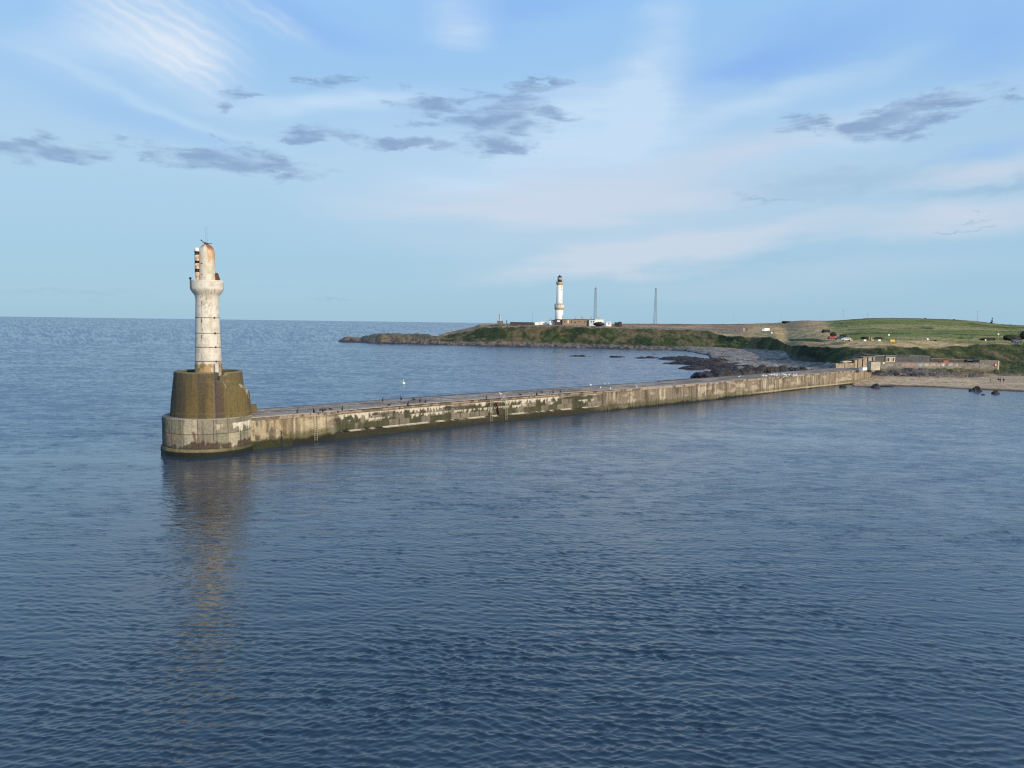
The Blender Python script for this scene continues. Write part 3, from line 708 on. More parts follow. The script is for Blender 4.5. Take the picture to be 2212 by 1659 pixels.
def wall_paint(S, Zh):
    n1 = fbm(S / 1.4, Zh / 3.5, 5, 12); n2 = fbm(S / 12, Zh / 5, 3, 14); st = fbm(S / .42, Zh / 9, 4, 16); st2 = fbm(S / 1.9, Zh / 12, 3, 18)
    far = sst(S, 70, 150)
    a = np.broadcast_to(np.array((.165, .136, .102)), S.shape + (3,))
    c = mixc(a, (.285, .235, .175), sst(st2 * .6 + st * .4, .44, .64))
    c = mixc(c, (.27, .215, .145), far * .45)
    c = mixc(c, (.060, .050, .036), sst(st * .55 + n1 * .45, .48, .62) * (.9 - .25 * far))
    # first stretch: courses of big blocks, green weed in the panels
    blk = 1 - sst(S, 76, 84); blk = blk * sst(S, 17, 19)
    row = np.floor((Zh - 1.05) / 1.05); bw = 2.2
    rb = np.random.default_rng(3).random((400, 8)); bi = np.clip(((S + row * 1.1) / bw).astype(int), 0, 399); br = np.clip(row.astype(int), 0, 7)
    weed = sst(rb[bi, br] + .8 * (n2 - .5) + .5 * (n1 - .5), .30, .45) * (Zh < 3.6)
    c = mixc(c, (.040, .046, .022), blk * weed * .85)
    c = mixc(c, (.17, .15, .115), blk * (1 - weed) * .5)
    jx = np.abs(((S + row * 1.1) / bw) % 1 - .5) > .487; jz = np.abs(((Zh - 1.05) / 1.05) % 1 - .5) > .466
    c = mixc(c, (.035, .03, .024), blk * np.maximum(jx, jz) * .8)
    # white droppings running down from each ledge
    for z0, k, ln in ((3.72, .95, 1.5), (2.68, .75, 1.0), (1.12, .9, .35)):
        drip = np.clip(fbm(S / .33, np.full_like(S, z0 * 9.1), 3, 23) * 1.5 - .35, 0, 1) * ln * sst(fbm(S / 7, np.full_like(S, z0 * 3.3), 3, 29), .36, .58)
        c = mixc(c, (.60, .55, .44), blk * k * .85 * (Zh < z0) * sst(Zh, z0 - drip, z0 - drip * .75) * sst(drip, .1, .3))
    c = mixc(c, (.50, .45, .37), blk * (Zh > 3.5) * (Zh < 3.72) * sst(fbm(S / 5, Zh, 3, 33), .42, .6) * .8)
    # plain end near the round head
    c = mixc(c, mixc(np.broadcast_to(np.array((.33, .26, .16)), c.shape), (.17, .13, .085), sst(st, .5, .66)), (1 - sst(S, 16, 18.5)) * sst(Zh, .8, 1.4))
    # pale patches of repair along the far stretch
    pt = fbm(S / 3.3, Zh / 1.3, 3, 37)
    c = mixc(c, (.47, .40, .29), (1 - blk) * sst(pt, .62, .72) * .5)
    c = mixc(c, (.50, .44, .33), (1 - blk) * sst(fbm(S / .55, Zh / 9, 3, 39), .66, .76) * .7)
    jt = np.abs((S / 5.6) % 1 - .5) > .484
    c = mixc(c, (.09, .07, .05), (1 - blk) * jt * .7)
    # the coping
    c = mixc(c, mixc(np.broadcast_to(np.array((.30, .24, .18)), c.shape), (.13, .10, .075), sst(fbm(S / 1.3, Zh, 3, 44), .42, .62)), sst(Zh, 3.82, 3.9))
    # weed and black wet foot
    wl = 1.0 - .45 * far + 1.5 * (n2 - .5) * (1 - .5 * far) + .9 * (st - .5)
    c = mixc(c, (.060, .064, .026), sst(-Zh, -(wl + 1.15), -(wl + .35)) * (.75 - .3 * far) * (1 - .75 * blk))
    c = mixc(c, (.018, .018, .012), sst(-Zh, -(wl + .1), -(wl - .45)))
    c = mixc(c, (.030, .028, .016), blk * (Zh < 1.0) * .9)
    c = mixc(c, (.56, .51, .40), blk * (Zh > .97) * (Zh < 1.13) * sst(fbm(S / 1.6, Zh * 0, 4, 47), .42, .56) * .85)
    c = mixc(c, (.42, .35, .23), far * sst(S, 135, 150) * np.exp(-((Zh - .5) / .18) ** 2) * .8)
    return c
def build_breakwater():
    root = empty('breakwater', (0, 0, 0), 0, 'long stained concrete breakwater running from the white tower to the sandy beach', 'breakwater')
    ss = np.arange(0, PLEN, .22); n = len(ss)
    P = np.zeros((n, 2)); N = np.zeros((n, 2))
    for i, s in enumerate(ss):
        p, e, nn = pier(s); P[i] = p; N[i] = nn
    toe = .55 * (1 - sst(ss, 84, 92)) * sst(ss, 18, 20)
    zs = np.concatenate([[-2.5, -.4], np.linspace(-.2, .95, 9), [1.0, 1.04], np.linspace(1.08, 3.74, 20), [3.77, 3.8], np.linspace(3.86, DECK - .06, 5)])
    V = []; Cc = []
    for z in zs:
        inset = np.where(z <= 1.0, 0.0, toe) + .018 * max(z, 0) - (.14 if z > 3.78 else 0)
        wob = .10 * (fbm(ss / 1.7, np.full(n, z / 1.2), 3, 51) - .5) + .12 * (fbm(ss / .5, np.full(n, z * 1.5), 2, 53) - .5) * (z < 1.2)
        off = inset + wob
        V.append(np.stack([P[:, 0] + N[:, 0] * off, P[:, 1] + N[:, 1] * off, np.full(n, z)], -1))
        Cc.append(wall_paint(ss, np.full(n, z)))
    link('wall', quads_mesh('pier_wall', np.stack(V).reshape(-1, 3), grid_quads(len(zs), n), np.stack(Cc).reshape(-1, 3), False), MP, root)
    # deck, slightly cambered, with a worn front lip
    us = np.concatenate([[0, .06, .2], np.linspace(.5, PW, 26)]); V = []; Cc = []
    for u in us:
        z = DECK - (.06 if u == 0 else .015 if u == .06 else 0) + .06 * (fbm(ss / 4, np.full(n, u / 2), 3, 61) - .5) * (u > .3)
        o = u - .06
        V.append(np.stack([P[:, 0] + N[:, 0] * o, P[:, 1] + N[:, 1] * o, z + np.zeros(n)], -1))
        a = fbm(ss / 6, np.full(n, u / 1.1), 5, 63); b = fbm(ss / 1.2, np.full(n, u * 1.2), 4, 65)
        c = mixc(np.broadcast_to(np.array((.31, .25, .195)), (n, 3)), (.17, .135, .105), sst(a, .38, .64))
        c = mixc(c, (.44, .37, .29), sst(b, .58, .72) * (1 - sst(ss, 95, 130)) * .8)
        c = mixc(c, (.46, .39, .30), (1 - sst(np.full(n, u), .5, 2.0 + 0)) * sst(a, .3, .5) * (1 - sst(ss, 100, 140)) * .8)
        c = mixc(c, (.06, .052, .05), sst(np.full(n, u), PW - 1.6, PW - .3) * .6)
        c = mixc(c, (.05, .045, .04), (np.abs((ss / 5.6) % 1 - .5) > .488) * .6)
        Cc.append(c)
    # far face
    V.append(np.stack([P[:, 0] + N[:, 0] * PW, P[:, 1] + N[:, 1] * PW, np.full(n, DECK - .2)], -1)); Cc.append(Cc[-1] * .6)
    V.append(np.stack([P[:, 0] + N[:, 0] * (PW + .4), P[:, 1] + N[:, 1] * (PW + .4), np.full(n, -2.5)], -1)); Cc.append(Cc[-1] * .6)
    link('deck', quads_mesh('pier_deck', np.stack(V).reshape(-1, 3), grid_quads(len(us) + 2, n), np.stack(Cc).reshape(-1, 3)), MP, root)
    # the land end
    p, e, nn = pier(PLEN - .05); q = p + nn * PW
    me = bpy.data.meshes.new('pier_end'); me.from_pydata([(p[0], p[1], -1), (q[0], q[1], -1), (q[0], q[1], DECK - .1), (p[0], p[1], DECK - .1)], [], [(0, 1, 2, 3)])
    link('end_face', me, M_BUFF, root)
    # low landing on the sea side
    m = MB(); s0 = s_of(1500, 821, DECK); pts = []
    p0, e0, n0 = pier(s0 - 6)
    def W(a, b, z): return (p0[0] + e0[0] * a + n0[0] * b, p0[1] + e0[1] * a + n0[1] * b, z)
    m.poly([W(0, PW + .1, -2), W(19, PW + .1, -2), W(19, PW + 4, -2), W(0, PW + 4, -2), W(0, PW + .1, 4.1), W(19, PW + .1, 4.1), W(19, PW + 4, 4.0), W(0, PW + 4, 4.0)], [(0, 1, 5, 4), (1, 2, 6, 5), (2, 3, 7, 6), (3, 0, 4, 7), (4, 5, 6, 7)])
    m.build('landing', M_SLATE, root)
    return root
BW = build_breakwater()

# round head, drum and tower share one vertical axis
_f = atz(450.2, 987, 0); _h = np.hypot(_f[0], _f[1])
RH = 5.75
TC = _f[:2] * (_h + RH) / _h; TY = TC[1]; TROT = -math.atan2(TC[0], TC[1])
MPP = TY / FPX                                      # metres per picture unit at the tower
TZ = lambda py, px=449: float(aty(px, py, TY)[2])
KR = .935                                           # width on the picture -> true radius, off axis
def polar_part(name, prof, mat, parent, paintf, seg=180, rad=None, zoff=0.0, smooth=True, cap=False):
    "lathe made fine enough to carry painted wear; th = 0 faces the viewer, positive to the right"
    pr = []
    for (r0, z0), (r1, z1) in zip(prof[:-1], prof[1:]):
        k = max(1, int(math.hypot(r1 - r0, z1 - z0) / .11))
        pr += [(r0 + (r1 - r0) * i / k, z0 + (z1 - z0) * i / k) for i in range(k)]
    pr.append(prof[-1]); pr = np.array(pr)
    th = np.linspace(-math.pi, math.pi, seg, endpoint=False)
    T, Zh = np.meshgrid(th, pr[:, 1], indexing='xy'); Rr = np.repeat(pr[:, 0][:, None], seg, 1)
    if rad is not None: Rr = rad(T, Zh, Rr)
    V = np.stack([Rr * np.sin(T), -Rr * np.cos(T), Zh], -1)
    cols = paintf(T, Zh, Rr)
    Q = grid_quads(len(pr), seg, wrap=True)
    me = quads_mesh(name, V.reshape(-1, 3), Q, cols.reshape(-1, 3), smooth)
    return link(name, me, mat, parent)
ZB = 4.95
def head_paint(T, Z, Rr):
    u = T * RH
    n1 = fbm(u / 1.2, Z / 1.2, 5, 3); st = fbm(u / .35, Z / 6, 4, 5); n2 = fbm(u / 4, Z / 3, 3, 7)
    row = np.floor((Z - .98) / 2.0); bi = np.floor((u + 30) / 1.95 + .3).astype(int); rb = np.random.default_rng(8).random((60, 5))
    blk = rb[np.clip(bi, 0, 59), np.clip(row.astype(int), 0, 4)]
    c = mixc(np.broadcast_to(np.array((.20, .175, .13)), T.shape + (3,)), (.44, .39, .28), sst(blk, .2, .9))
    c = mixc(c, (.15, .15, .095), (blk > .66) * .75)
    c = mixc(c, (.12, .105, .08), sst(st * .6 + n1 * .4, .50, .68) * .7)
    c = mixc(c, (.30, .20, .14), sst(n2, .55, .7) * (row == 0) * .6)
    jx = np.abs(((u + 30) / 1.95 + .3) % 1) < .045; jz = np.abs(Z - 2.98) < .065
    c = mixc(c, (.05, .045, .035), np.maximum(jx, jz) * .75)
    drip = np.clip(fbm(u / .4, Z * 0 + 3.3, 3, 13) * 1.7 - .45, 0, 1) * 1.5
    right = sst(T, .0, .45)
    c = mixc(c, (.62, .57, .45), right * (Z < 4.2) * sst(Z, 4.2 - drip, 4.2 - drip * .7) * sst(drip, .1, .3) * .85)
    cr = np.exp(-((u + 1.55 + .28 * (Z - 2.2) + .25 * (n1 - .5)) / .2) ** 2) * sst(-Z, -3.4, -3.2) * sst(Z, .9, 1.4)
    c = mixc(c, (.10, .052, .035), cr * .9)
    wl = 1.75 + 2.2 * (n1 - .5) + 1.2 * (st - .5)
    c = mixc(c, (.060, .042, .028), sst(-Z, -wl, -(wl - .3)) * .9 * sst(n1 + st, .6, 1.0))
    c = mixc(c, (.035, .036, .018), sst(-Z, -1.15 - .6 * (n1 - .5), -.9) * .8)
    c = mixc(c, (.17, .145, .08), ((Z > .55) & (Z < 1.0)) * (1 - .75 * sst(T, .1, .6)))
    c = mixc(c, (.016, .017, .012), (Z < .58))
    c = mixc(c, (.30, .27, .22), (Z > ZB - .02) * sst(n1, .35, .6))
    c = mixc(c, (.055, .075, .062), (1 - sst(T, -1.25, -.98)) * .72 * sst(T, -2.9, -2.5))
    return c
def drum_R(T, Z, Rr): return Rr
ZR = TZ(800.8); ZS0 = TZ(817.6); DR0, DR1 = 86 * MPP * KR - .12, 73.8 * MPP * KR
def stair_top(T):
    "height of the stair's solid side, falling as it winds off to the right"
    return np.where((T > .17) & (T < 2.7), ZS0 - (T - .17) / 1.4 * (ZS0 - TZ(848)) , -99.0)
def build_tower():
    bx, by = TC
    # round head is a part of the breakwater
    prof = [(RH + .22, -2.5), (RH + .2, .55), (RH + .16, .98), (RH - .02, 1.04), (RH, 1.1), (RH, ZB - .1), (RH - .06, ZB), (RH - .4, ZB + .02), (1.0, ZB + .03)]
    facet = lambda T, Z, Rr: np.where(Rr > 4, Rr * (1 - .006 * np.abs(((T * RH + 30) / 1.95 + .3) % 1 - .5)) + .16 * (fbm(T * 7, Z * 1.1, 5, 19) - .5) * (Z < 4.8) - .05 * (np.abs(((T * RH + 30) / 1.95 + .3) % 1) < .045) * (Z < 4.8) * (Z > 1.1), Rr)
    o = polar_part('round_head', prof, MP, BW, head_paint, 420, facet, smooth=False)
    o.location = (bx, by, 0); o.rotation_euler = (0, 0, TROT)
    # broken ramp joining the head to the wall
    m = MB(); sa = s_of(538, 969, 0); xs = np.linspace(-1.0, 6.0, 26)
    top = lambda x: float(np.interp(x, [-1, .6, 1.6, 3.0, 4.3, 4.5, 6.0], [4.2, 4.15, 3.9, 3.0, 2.4, 1.5, .9]) + .4 * (vnoise(np.array(x * 1.7), np.array(.3)) - .5))
    prof = [(xs[0], -2.5), (xs[-1], -2.5)] + [(float(x), top(x)) for x in xs[::-1]]
    ramp = m.prism(prof, -.95, .5).build('ramp', MP, BW)
    pp, ee, nn = pier(sa); ramp.location = (pp[0], pp[1], 0); ramp.rotation_euler = (0, 0, math.atan2(ee[1], ee[0]))
    me = ramp.data; import bmesh
    b = bmesh.new(); b.from_mesh(me)
    bmesh.ops.triangulate(b, faces=b.faces); 
    for _ in range(5): 
        ed = [e for e in b.edges if e.calc_length() > .3]
        if ed: bmesh.ops.subdivide_edges(b, edges=ed, cuts=1)
        bmesh.ops.triangulate(b, faces=b.faces)
    b.to_mesh(me); b.free()
    co = np.array([v.co for v in me.vertices]); n1 = fbm(co[:, 0] / .7 + co[:, 1], co[:, 2] / .7, 4, 81); n2 = fbm(co[:, 0] / .25 + co[:, 1], co[:, 2] / 2, 3, 83)
    c = mixc(np.broadcast_to(np.array((.34, .28, .18)), (len(co), 3)), (.12, .10, .065), sst(n1 * .5 + n2 * .5, .42, .62))
    c = mixc(c, (.030, .032, .016), sst(-co[:, 2], -1.7 - 1.2 * (n1 - .5), -1.0))
    c = mixc(c, (.016, .016, .011), np.exp(-((co[:, 0] - 4.3) / .16) ** 2) * (co[:, 2] < 2.8))
    paint(me, c)
    co2 = co.copy(); co2[:, 1] += .22 * (n1 - .5); co2[:, 0] += .1 * (n2 - .5)
    me.vertices.foreach_set('co', co2.astype(np.float32).ravel()); me.update()

    root = empty('harbour_lighthouse', (bx + .20 * math.cos(TROT), by + .20 * math.sin(TROT), ZB), TROT, 'weathered white lighthouse tower with rusty dome, standing in a stained concrete drum', 'lighthouse')
    Lz = lambda z: z - ZB
    # concrete drum with its winding stair block and notch
    def drum_paint(T, Z, Rr):
        Z = Z + ZB; u = T * 5.2; n1 = fbm(u / 1.1, Z / 1.6, 5, 101); st = fbm(u / .28, Z / 9, 4, 103); st2 = fbm(u / 1.3, Z / 14, 3, 105)
        c = mixc(np.broadcast_to(np.array((.118, .088, .036)), T.shape + (3,)), (.075, .058, .033), sst(st2, .40, .62))
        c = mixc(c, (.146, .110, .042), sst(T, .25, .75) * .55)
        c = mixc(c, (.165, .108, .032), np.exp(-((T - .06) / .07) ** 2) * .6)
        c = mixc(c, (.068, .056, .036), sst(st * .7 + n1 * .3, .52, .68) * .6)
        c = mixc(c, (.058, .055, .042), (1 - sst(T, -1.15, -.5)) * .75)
        c = mixc(c, (.10, .085, .055), sst(Z, 7.3, 10.5) * .35)
        c = mixc(c, (.19, .17, .10), sst(Z, ZR - .22, ZR - .05) * .7)
        # brown streak below the notch
        w = np.exp(-((T - .215 - .012 * (n1 - .5)) / .075) ** 2) * (Z < ZS0)
        c = mixc(c, (.075, .052, .045), w * .85); c = mixc(c, (.17, .15, .12), np.exp(-((T - .125) / .022) ** 2) * (Z < ZS0) * .6)
        # droppings along the top of the stair
        dd = stair_top(T) - Z
        drip = np.clip(fbm(u / .22, Z * 0 + 7.7, 3, 113) * 1.8 - .6, 0, 1) * 1.6
        c = mixc(c, (.50, .46, .36), (dd < drip) * (dd > -.55) * sst(n1 + .3 * (st - .5), .44, .60) * sst(T, .25, .5) * .75)
        c = mixc(c, (.35, .33, .29), np.exp(-((T - .42) / .10) ** 2) * sst(Z, ZS0 - .3, ZS0 + .1) * sst(n1, .42, .58) * (Z < ZR - .1) * .9)
        c = mixc(c, (.26, .19, .09), np.exp(-((Z - 5.55) / .05) ** 2) * .35)
        c = mixc(c, (.17, .12, .05), (np.abs((Z - 4.95) % 1.2 - .6) > .585) * .25)
        return c
    def drum_rad(T, Z, Rr):
        z = Z + ZB; k = (z < stair_top(T)) & (Rr > DR1 - .9)
        e = .10 * (fbm(T * 8, z * 1.1, 5, 121) - .5)
        return np.where(k, Rr + .10 + .52 * sst(T, .17, .9) * (1 - .0 * z), Rr) + e * (Rr > DR1 - .3)
    H = Lz(ZR)
    # outside, rim and inside, with the notch cut into the rim
    prof = [(DR0, .0), (DR1, H - .10), (DR1 - .08, H), (DR1 - .52, H), (DR1 - .58, H - .1), (DR1 - .6, H - 2.4), (.5, H - 2.45)]
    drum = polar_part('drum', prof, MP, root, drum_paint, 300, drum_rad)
    me = drum.data; co = np.array([v.co for v in me.vertices])
    T = np.arctan2(co[:, 0], -co[:, 1]); r = np.hypot(co[:, 0], co[:, 1]); low = Lz(ZS0)
    notch = (T > .165) & (T < .30) & (co[:, 2] > low) & (r > DR1 - .9)
    brk = (T >= .30) & (T < .52) & (r > DR1 - .9); cut = H - .05 - .75 * (1 - (T - .30) / .22) * (.5 + fbm(T * 40, T * 0, 3, 131))
    co[notch, 2] = low + .01 * r[notch]; bk = brk & (co[:, 2] > cut); co[bk, 2] = cut[bk]
    me.vertices.foreach_set('co', co.astype(np.float32).ravel()); me.update()
    dw = MB().box(-.42, .42, 0, .3, Lz(ZS0) + .02, H - .12).build('doorway_shade', M_DARKWIN, root, False, ((DR1 - .66) * math.sin(.235), -(DR1 - .66) * math.cos(.235), 0)); dw.rotation_euler = (0, 0, .235)  # dark box set in the notch as the shade inside it
    # white tower
    r0, r1, rg = 29.6 * MPP * KR, 25.0 * MPP * KR, 36.3 * MPP * KR
    zf0, zf1, zg = TZ(650), TZ(626.5), TZ(605.6)
    def white_paint(T, Z, Rr):
        z = Z + ZB; u = T * 1.7; n1 = fbm(u / .6, z / .6, 5, 141); st = fbm(u / .14, z / 3.5, 4, 143); n2 = fbm(u / 1.6, z / 2.2, 4, 145); n3 = fbm(u / .12, z / .3, 3, 147)
        c = mixc(np.broadcast_to(np.array((.60, .56, .48)), T.shape + (3,)), (.47, .42, .345), sst(n1, .45, .72))
        c = mixc(c, (.46, .39, .29), sst(st, .58, .76) * .5 * (1 - .8 * sst(z, zf0, zf1)))
        c = mixc(c, (.40, .34, .26), sst(n2 * .5 + n3 * .5, .57, .70) * .6 * (1 - .7 * sst(z, zf0, zf1)))
        # tide of brown at the foot
        c = mixc(c, mixc(np.broadcast_to(np.array((.36, .25, .12)), c.shape), (.20, .145, .07), sst(n1, .45, .6)), sst(-z, -(TZ(782) + 1.1 * (n1 - .5)), -(TZ(788) + .6 * (st - .5))))
        # scars below the windows
        for zz, ln in ((TZ(658), .5), (TZ(690), .7), (TZ(725), .6), (TZ(763), .5)):
            c = mixc(c, (.20, .15, .11), np.exp(-((T + .52 + .05 * (n3 - .5)) / .035) ** 2) * (z < zz) * sst(z, zz - 1.7, zz - .3) * .55)
        c = mixc(c, (.18, .145, .11), np.exp(-((T + .12 + .4 * (n1 - .5)) / .42) ** 2) * np.exp(-((z - TZ(662)) / .30) ** 2) * sst(n3, .5, .62))
        c = mixc(c, (.20, .16, .12), np.exp(-((T + .08) / .07) ** 2) * np.exp(-((z - TZ(636)) / 1.0) ** 2) * sst(n3 + .3 * (n1 - .5), .45, .6) * .8)
        return c
    fq = [(152, 1000), (153.5, 985), (156, 965), (160, 952), (166, 938), (175, 925), (185, 913), (195, 900), (205, 886), (213, 872), (218.5, 860), (220, 848)]
    zc1 = lambda cy: Lz(TZ((880 + cy / 3.318) / 1.8228)); kk = rg / 220
    prof = [(r0 * 1.02, -.05), (r0, Lz(TZ(800))), (152 * kk, zc1(1000))] + [(q * kk, zc1(cy)) for q, cy in fq[1:]] + [(rg + .02, Lz(zg) - .06), (rg - .03, Lz(zg)), (rg - .16, Lz(zg)), (rg - .18, Lz(zg) - .5), (.6, Lz(zg) - .52)]
    polar_part('tower', prof, MTOWER, root, white_paint, 160)
    # the upper drum and dome
    ru0, ru1 = 18.4 * MPP * KR, 17.3 * MPP * KR; zd0, zd1 = TZ(549), TZ(527.6)
    def dome_paint(T, Z, Rr):
        z = Z + ZB; u = T * 1.2; n1 = fbm(u / .4, z / .5, 5, 151); st = fbm(u / .09, z / 4, 4, 153)
        c = mixc(np.broadcast_to(np.array((.58, .525, .43)), T.shape + (3,)), (.50, .45, .34), sst(n1, .45, .7))
        rt = sst(T, -.15, .35)
        c = mixc(c, (.60, .40, .19), rt * sst(z + 2.2 * (st - .5), zd0 - 2.2, zd0 + .3) * .75)
        c = mixc(c, (.35, .13, .05), rt * sst(st, .48, .62) * sst(z + 1.4 * (n1 - .5), zd0 - 1.8, zd0 + .2) * .8)
        c = mixc(c, (.24, .075, .035), sst(z + .5 * (n1 - .5) + .45 * rt - .25, zd1 - .75, zd1 - .25) * .95)
        c = mixc(c, (.36, .30, .17), (np.abs(z - TZ(557)) < .035) * .6); c = mixc(c, (.45, .38, .25), (np.abs(z - TZ(576)) < .03) * .5)
        c = mixc(c, (.34, .34, .20), sst(n1, .52, .7) * (1 - sst(z, zg + .6, zg + 2.2)) * .55)
        return c
    prof = [(ru0, Lz(zg) - .5), (ru1, Lz(zd0))] + [(ru1 * math.cos(a) ** .8, Lz(zd0) + (zd1 - zd0) * math.sin(a)) for a in np.linspace(.12, 1.50, 14)] + [(.02, Lz(zd1))]
    OX = .04
    dome = polar_part('dome', prof, MTOWER, root, dome_paint, 120); dome.location.x = OX
    # tie bands with their clamps
    for i, py in enumerate((686.3, 719.4, 749.4, 779.8)):
        z = Lz(TZ(py)); rr = r0 + (r1 - r0) * (TZ(py) - TZ(800)) / (zf0 - TZ(800)) + .018
        bnd = MB().lathe([(rr - .03, z - .035), (rr + .012, z - .035), (rr + .012, z + .035), (rr - .03, z + .035)], 48, cap=False).build('tie_band', M_STEEL, root, True)
        a = .60 + .012 * i
        MB().lathe([(.02, -.13), (.12, -.08), (.12, .08), (.02, .13)], 10).build('clamp', M_RUST, bnd, True, (rr * math.sin(a), -rr * math.cos(a) - .05, z))
    # narrow broken slits
    for px_, ya, yb in ((650, 1018, 1062), (652, 1238, 1302), (650, 1452, 1498)):
        za, zb = TZ((880 + yb / 3.318) / 1.8228), TZ((880 + ya / 3.318) / 1.8228); zc = (za + zb) / 2
        rr = r0 + (r1 - r0) * np.clip((zc - TZ(800)) / (zf0 - TZ(800)), 0, 1); a = -.50
        out = [(-.035, za - zc), (.045, za - zc + .1), (.02, -.02), (.05, zb - zc - .12), (.03, zb - zc), (-.04, zb - zc - .03), (-.015, .05), (-.05, za - zc + .16)]
        o = MB().prism(out, -.012, .2).build('slit_window', M_DARKWIN, root, False, ((rr + .004) * math.sin(a), -(rr + .004) * math.cos(a), Lz(zc))); o.rotation_euler = (0, 0, a)
    # grey cabinet at the foot
    cb = MB().box(-.26, .26, -.28, .0, 0, 1.12, .02).build('cabinet', M_GALV, root, False, (r0 * math.sin(.57), -r0 * math.cos(.57) - .05, Lz(TZ(803)))); cb.rotation_euler = (0, 0, .45)
    MB().box(-.20, .20, -.292, -.2805, .08, 1.04).build('door', mat_plain('grey_door', (.50, .49, .46), .5, .1), cb)
    # fog horn stack on the left of the dome
    hx = (599 - 721) / 6.048 * MPP * KR; hr = .30; st = []
    hz = [TZ(q) for q in (604.6, 588.6, 582.1, 569.6, 564.6, 551.2, 544.4, 535.9)]
    horn = MB().tube([(hx, -.25, Lz(hz[0])), (hx, -.25, Lz(hz[7]) - .3)], .07, 8).build('fog_horn', M_BLACK, root)
    mh = mat_plain('rust_streaked_paint', (.60, .50, .38), .6, .5, 3.2, .005, col2=(.32, .13, .05))
    for (a, b_, tap) in ((0, 1, .62), (2, 3, 1), (4, 5, 1)):
        MB().lathe([(hr * tap * .9, 0), (hr * tap, .03), (hr, hz[b_] - hz[a] - .05), (hr * .96, hz[b_] - hz[a])], 20).build('horn_section', mh, horn, True, (hx, -.25, Lz(hz[a])))
    for (a, b_) in ((1, 2), (3, 4), (5, 6)):
        h = hz[b_] - hz[a]
        MB().lathe([(hr * 1.12, 0), (hr * 1.12, .05), (hr * .93, .07), (hr * .93, h - .07), (hr * 1.12, h - .05), (hr * 1.12, h)], 20).build('horn_mouth', M_BLACK, horn, True, (hx, -.25, Lz(hz[a])))
        MB().box(-.09, .09, -.02, .02, -.08, .08).build('bracket', M_STEEL, horn, False, (hx, -.25 - hr * .80, Lz((hz[a] + hz[b_]) / 2)))
    h = hz[7] - hz[6]
    MB().lathe([(hr * 1.1, 0), (hr * 1.02, h * .6), (hr * .8, h * .9), (hr * .3, h)], 20).build('horn_cap', M_WHITE, horn, True, (hx, -.25, Lz(hz[6])))
    for q in (560, 590): MB().box(hx, OX - ru1 + .1, -.30, -.2, Lz(TZ(q)) - .04, Lz(TZ(q)) + .04).build('stay', M_BLACK, root)
    # two bolt heads on the left side of the dome drum
    for q in (570.3, 594): MB().lathe([(.10, -.04), (.10, .04), (.05, .06)], 10).build('vent', M_BLACK, root, False, (OX - ru1 * .62, -ru1 * .80, Lz(TZ(q))))
    # rusty plate on the right of the gallery
    s = MPP * KR / 6.048 * .4
    rx = lambda cx: (700 + cx / 8.295 - 818.5) / 1.8228 * MPP * KR - .0
    rz = lambda cy: Lz(TZ((920 + cy / 8.295) / 1.8228))
    MB().prism([(rx(1240), rz(1515)), (rx(1425), rz(1515)), (rx(1345), rz(1275)), (rx(1240), rz(1275))], -.35, .35).build('rusty_hatch', M_RUST, root)
    # small lamp and pipe at the gallery edge
    MB().lathe([(.10, 0), (.10, .12), (.17, .14), (.17, .26), (.10, .34)], 12).build('lamp', M_BLACK, root, True, (-rg * .96, -.35, Lz(zg)))
    MB().tube([(-rg * .93, -.92, Lz(zg) + .05), (-rg * .93, -.92, Lz(zf1) + .2), (-rg * .90, -.9, Lz(zf1))], .055, 8).build('pipe', M_RUST, root)
    # broken beacon on the very top, two whip aerials
    zt = Lz(zd1)
    pk = MB(); pk.lathe([(.30, -.10), (.24, .08), (.12, .10)], 14)
    pk.prism([(-.32, .08), (.26, .02), (.28, .12), (-.05, .24), (-.42, .30)], -.10, .10)
    pk.tube([(-.30, 0, .22), (-.62, 0, .48)], .05, 8); pk.blob((-.66, 0, .52), (.10, .09, .08), 3, 6, 8, .1); pk.tube([(.18, 0, .08), (.55, 0, .13), (.72, 0, .12)], .05, 8, .025); pk.tube([(-.44, 0, .28), (-.46, 0, .12)], .025, 6)
    pk.build('beacon_wreck', M_BLACK, root, False, (OX, 0, zt))
    for x in (-.08, .10): MB().tube([(x, .05, 0), (x, .05, 2.35)], .012, 6, .008).build('aerial', M_STEEL, root, False, (OX, 0, zt))
    return root
TOWER = build_tower()
# concrete block against the drum
p = atz(467 + 80, 889, ZB - .45)
ss_ = pier(s_of(552, 893, DECK))
o = MB().box(-.62, .55, -.6, .6, 0, 1.2, .06, .92).build('concrete_block', M_OCHRE, None, False, (p[0], p[1], DECK - .02))
o.rotation_euler = (0, 0, TROT); tag(o, 'small ochre stained concrete block beside the foot of the drum', 'block')

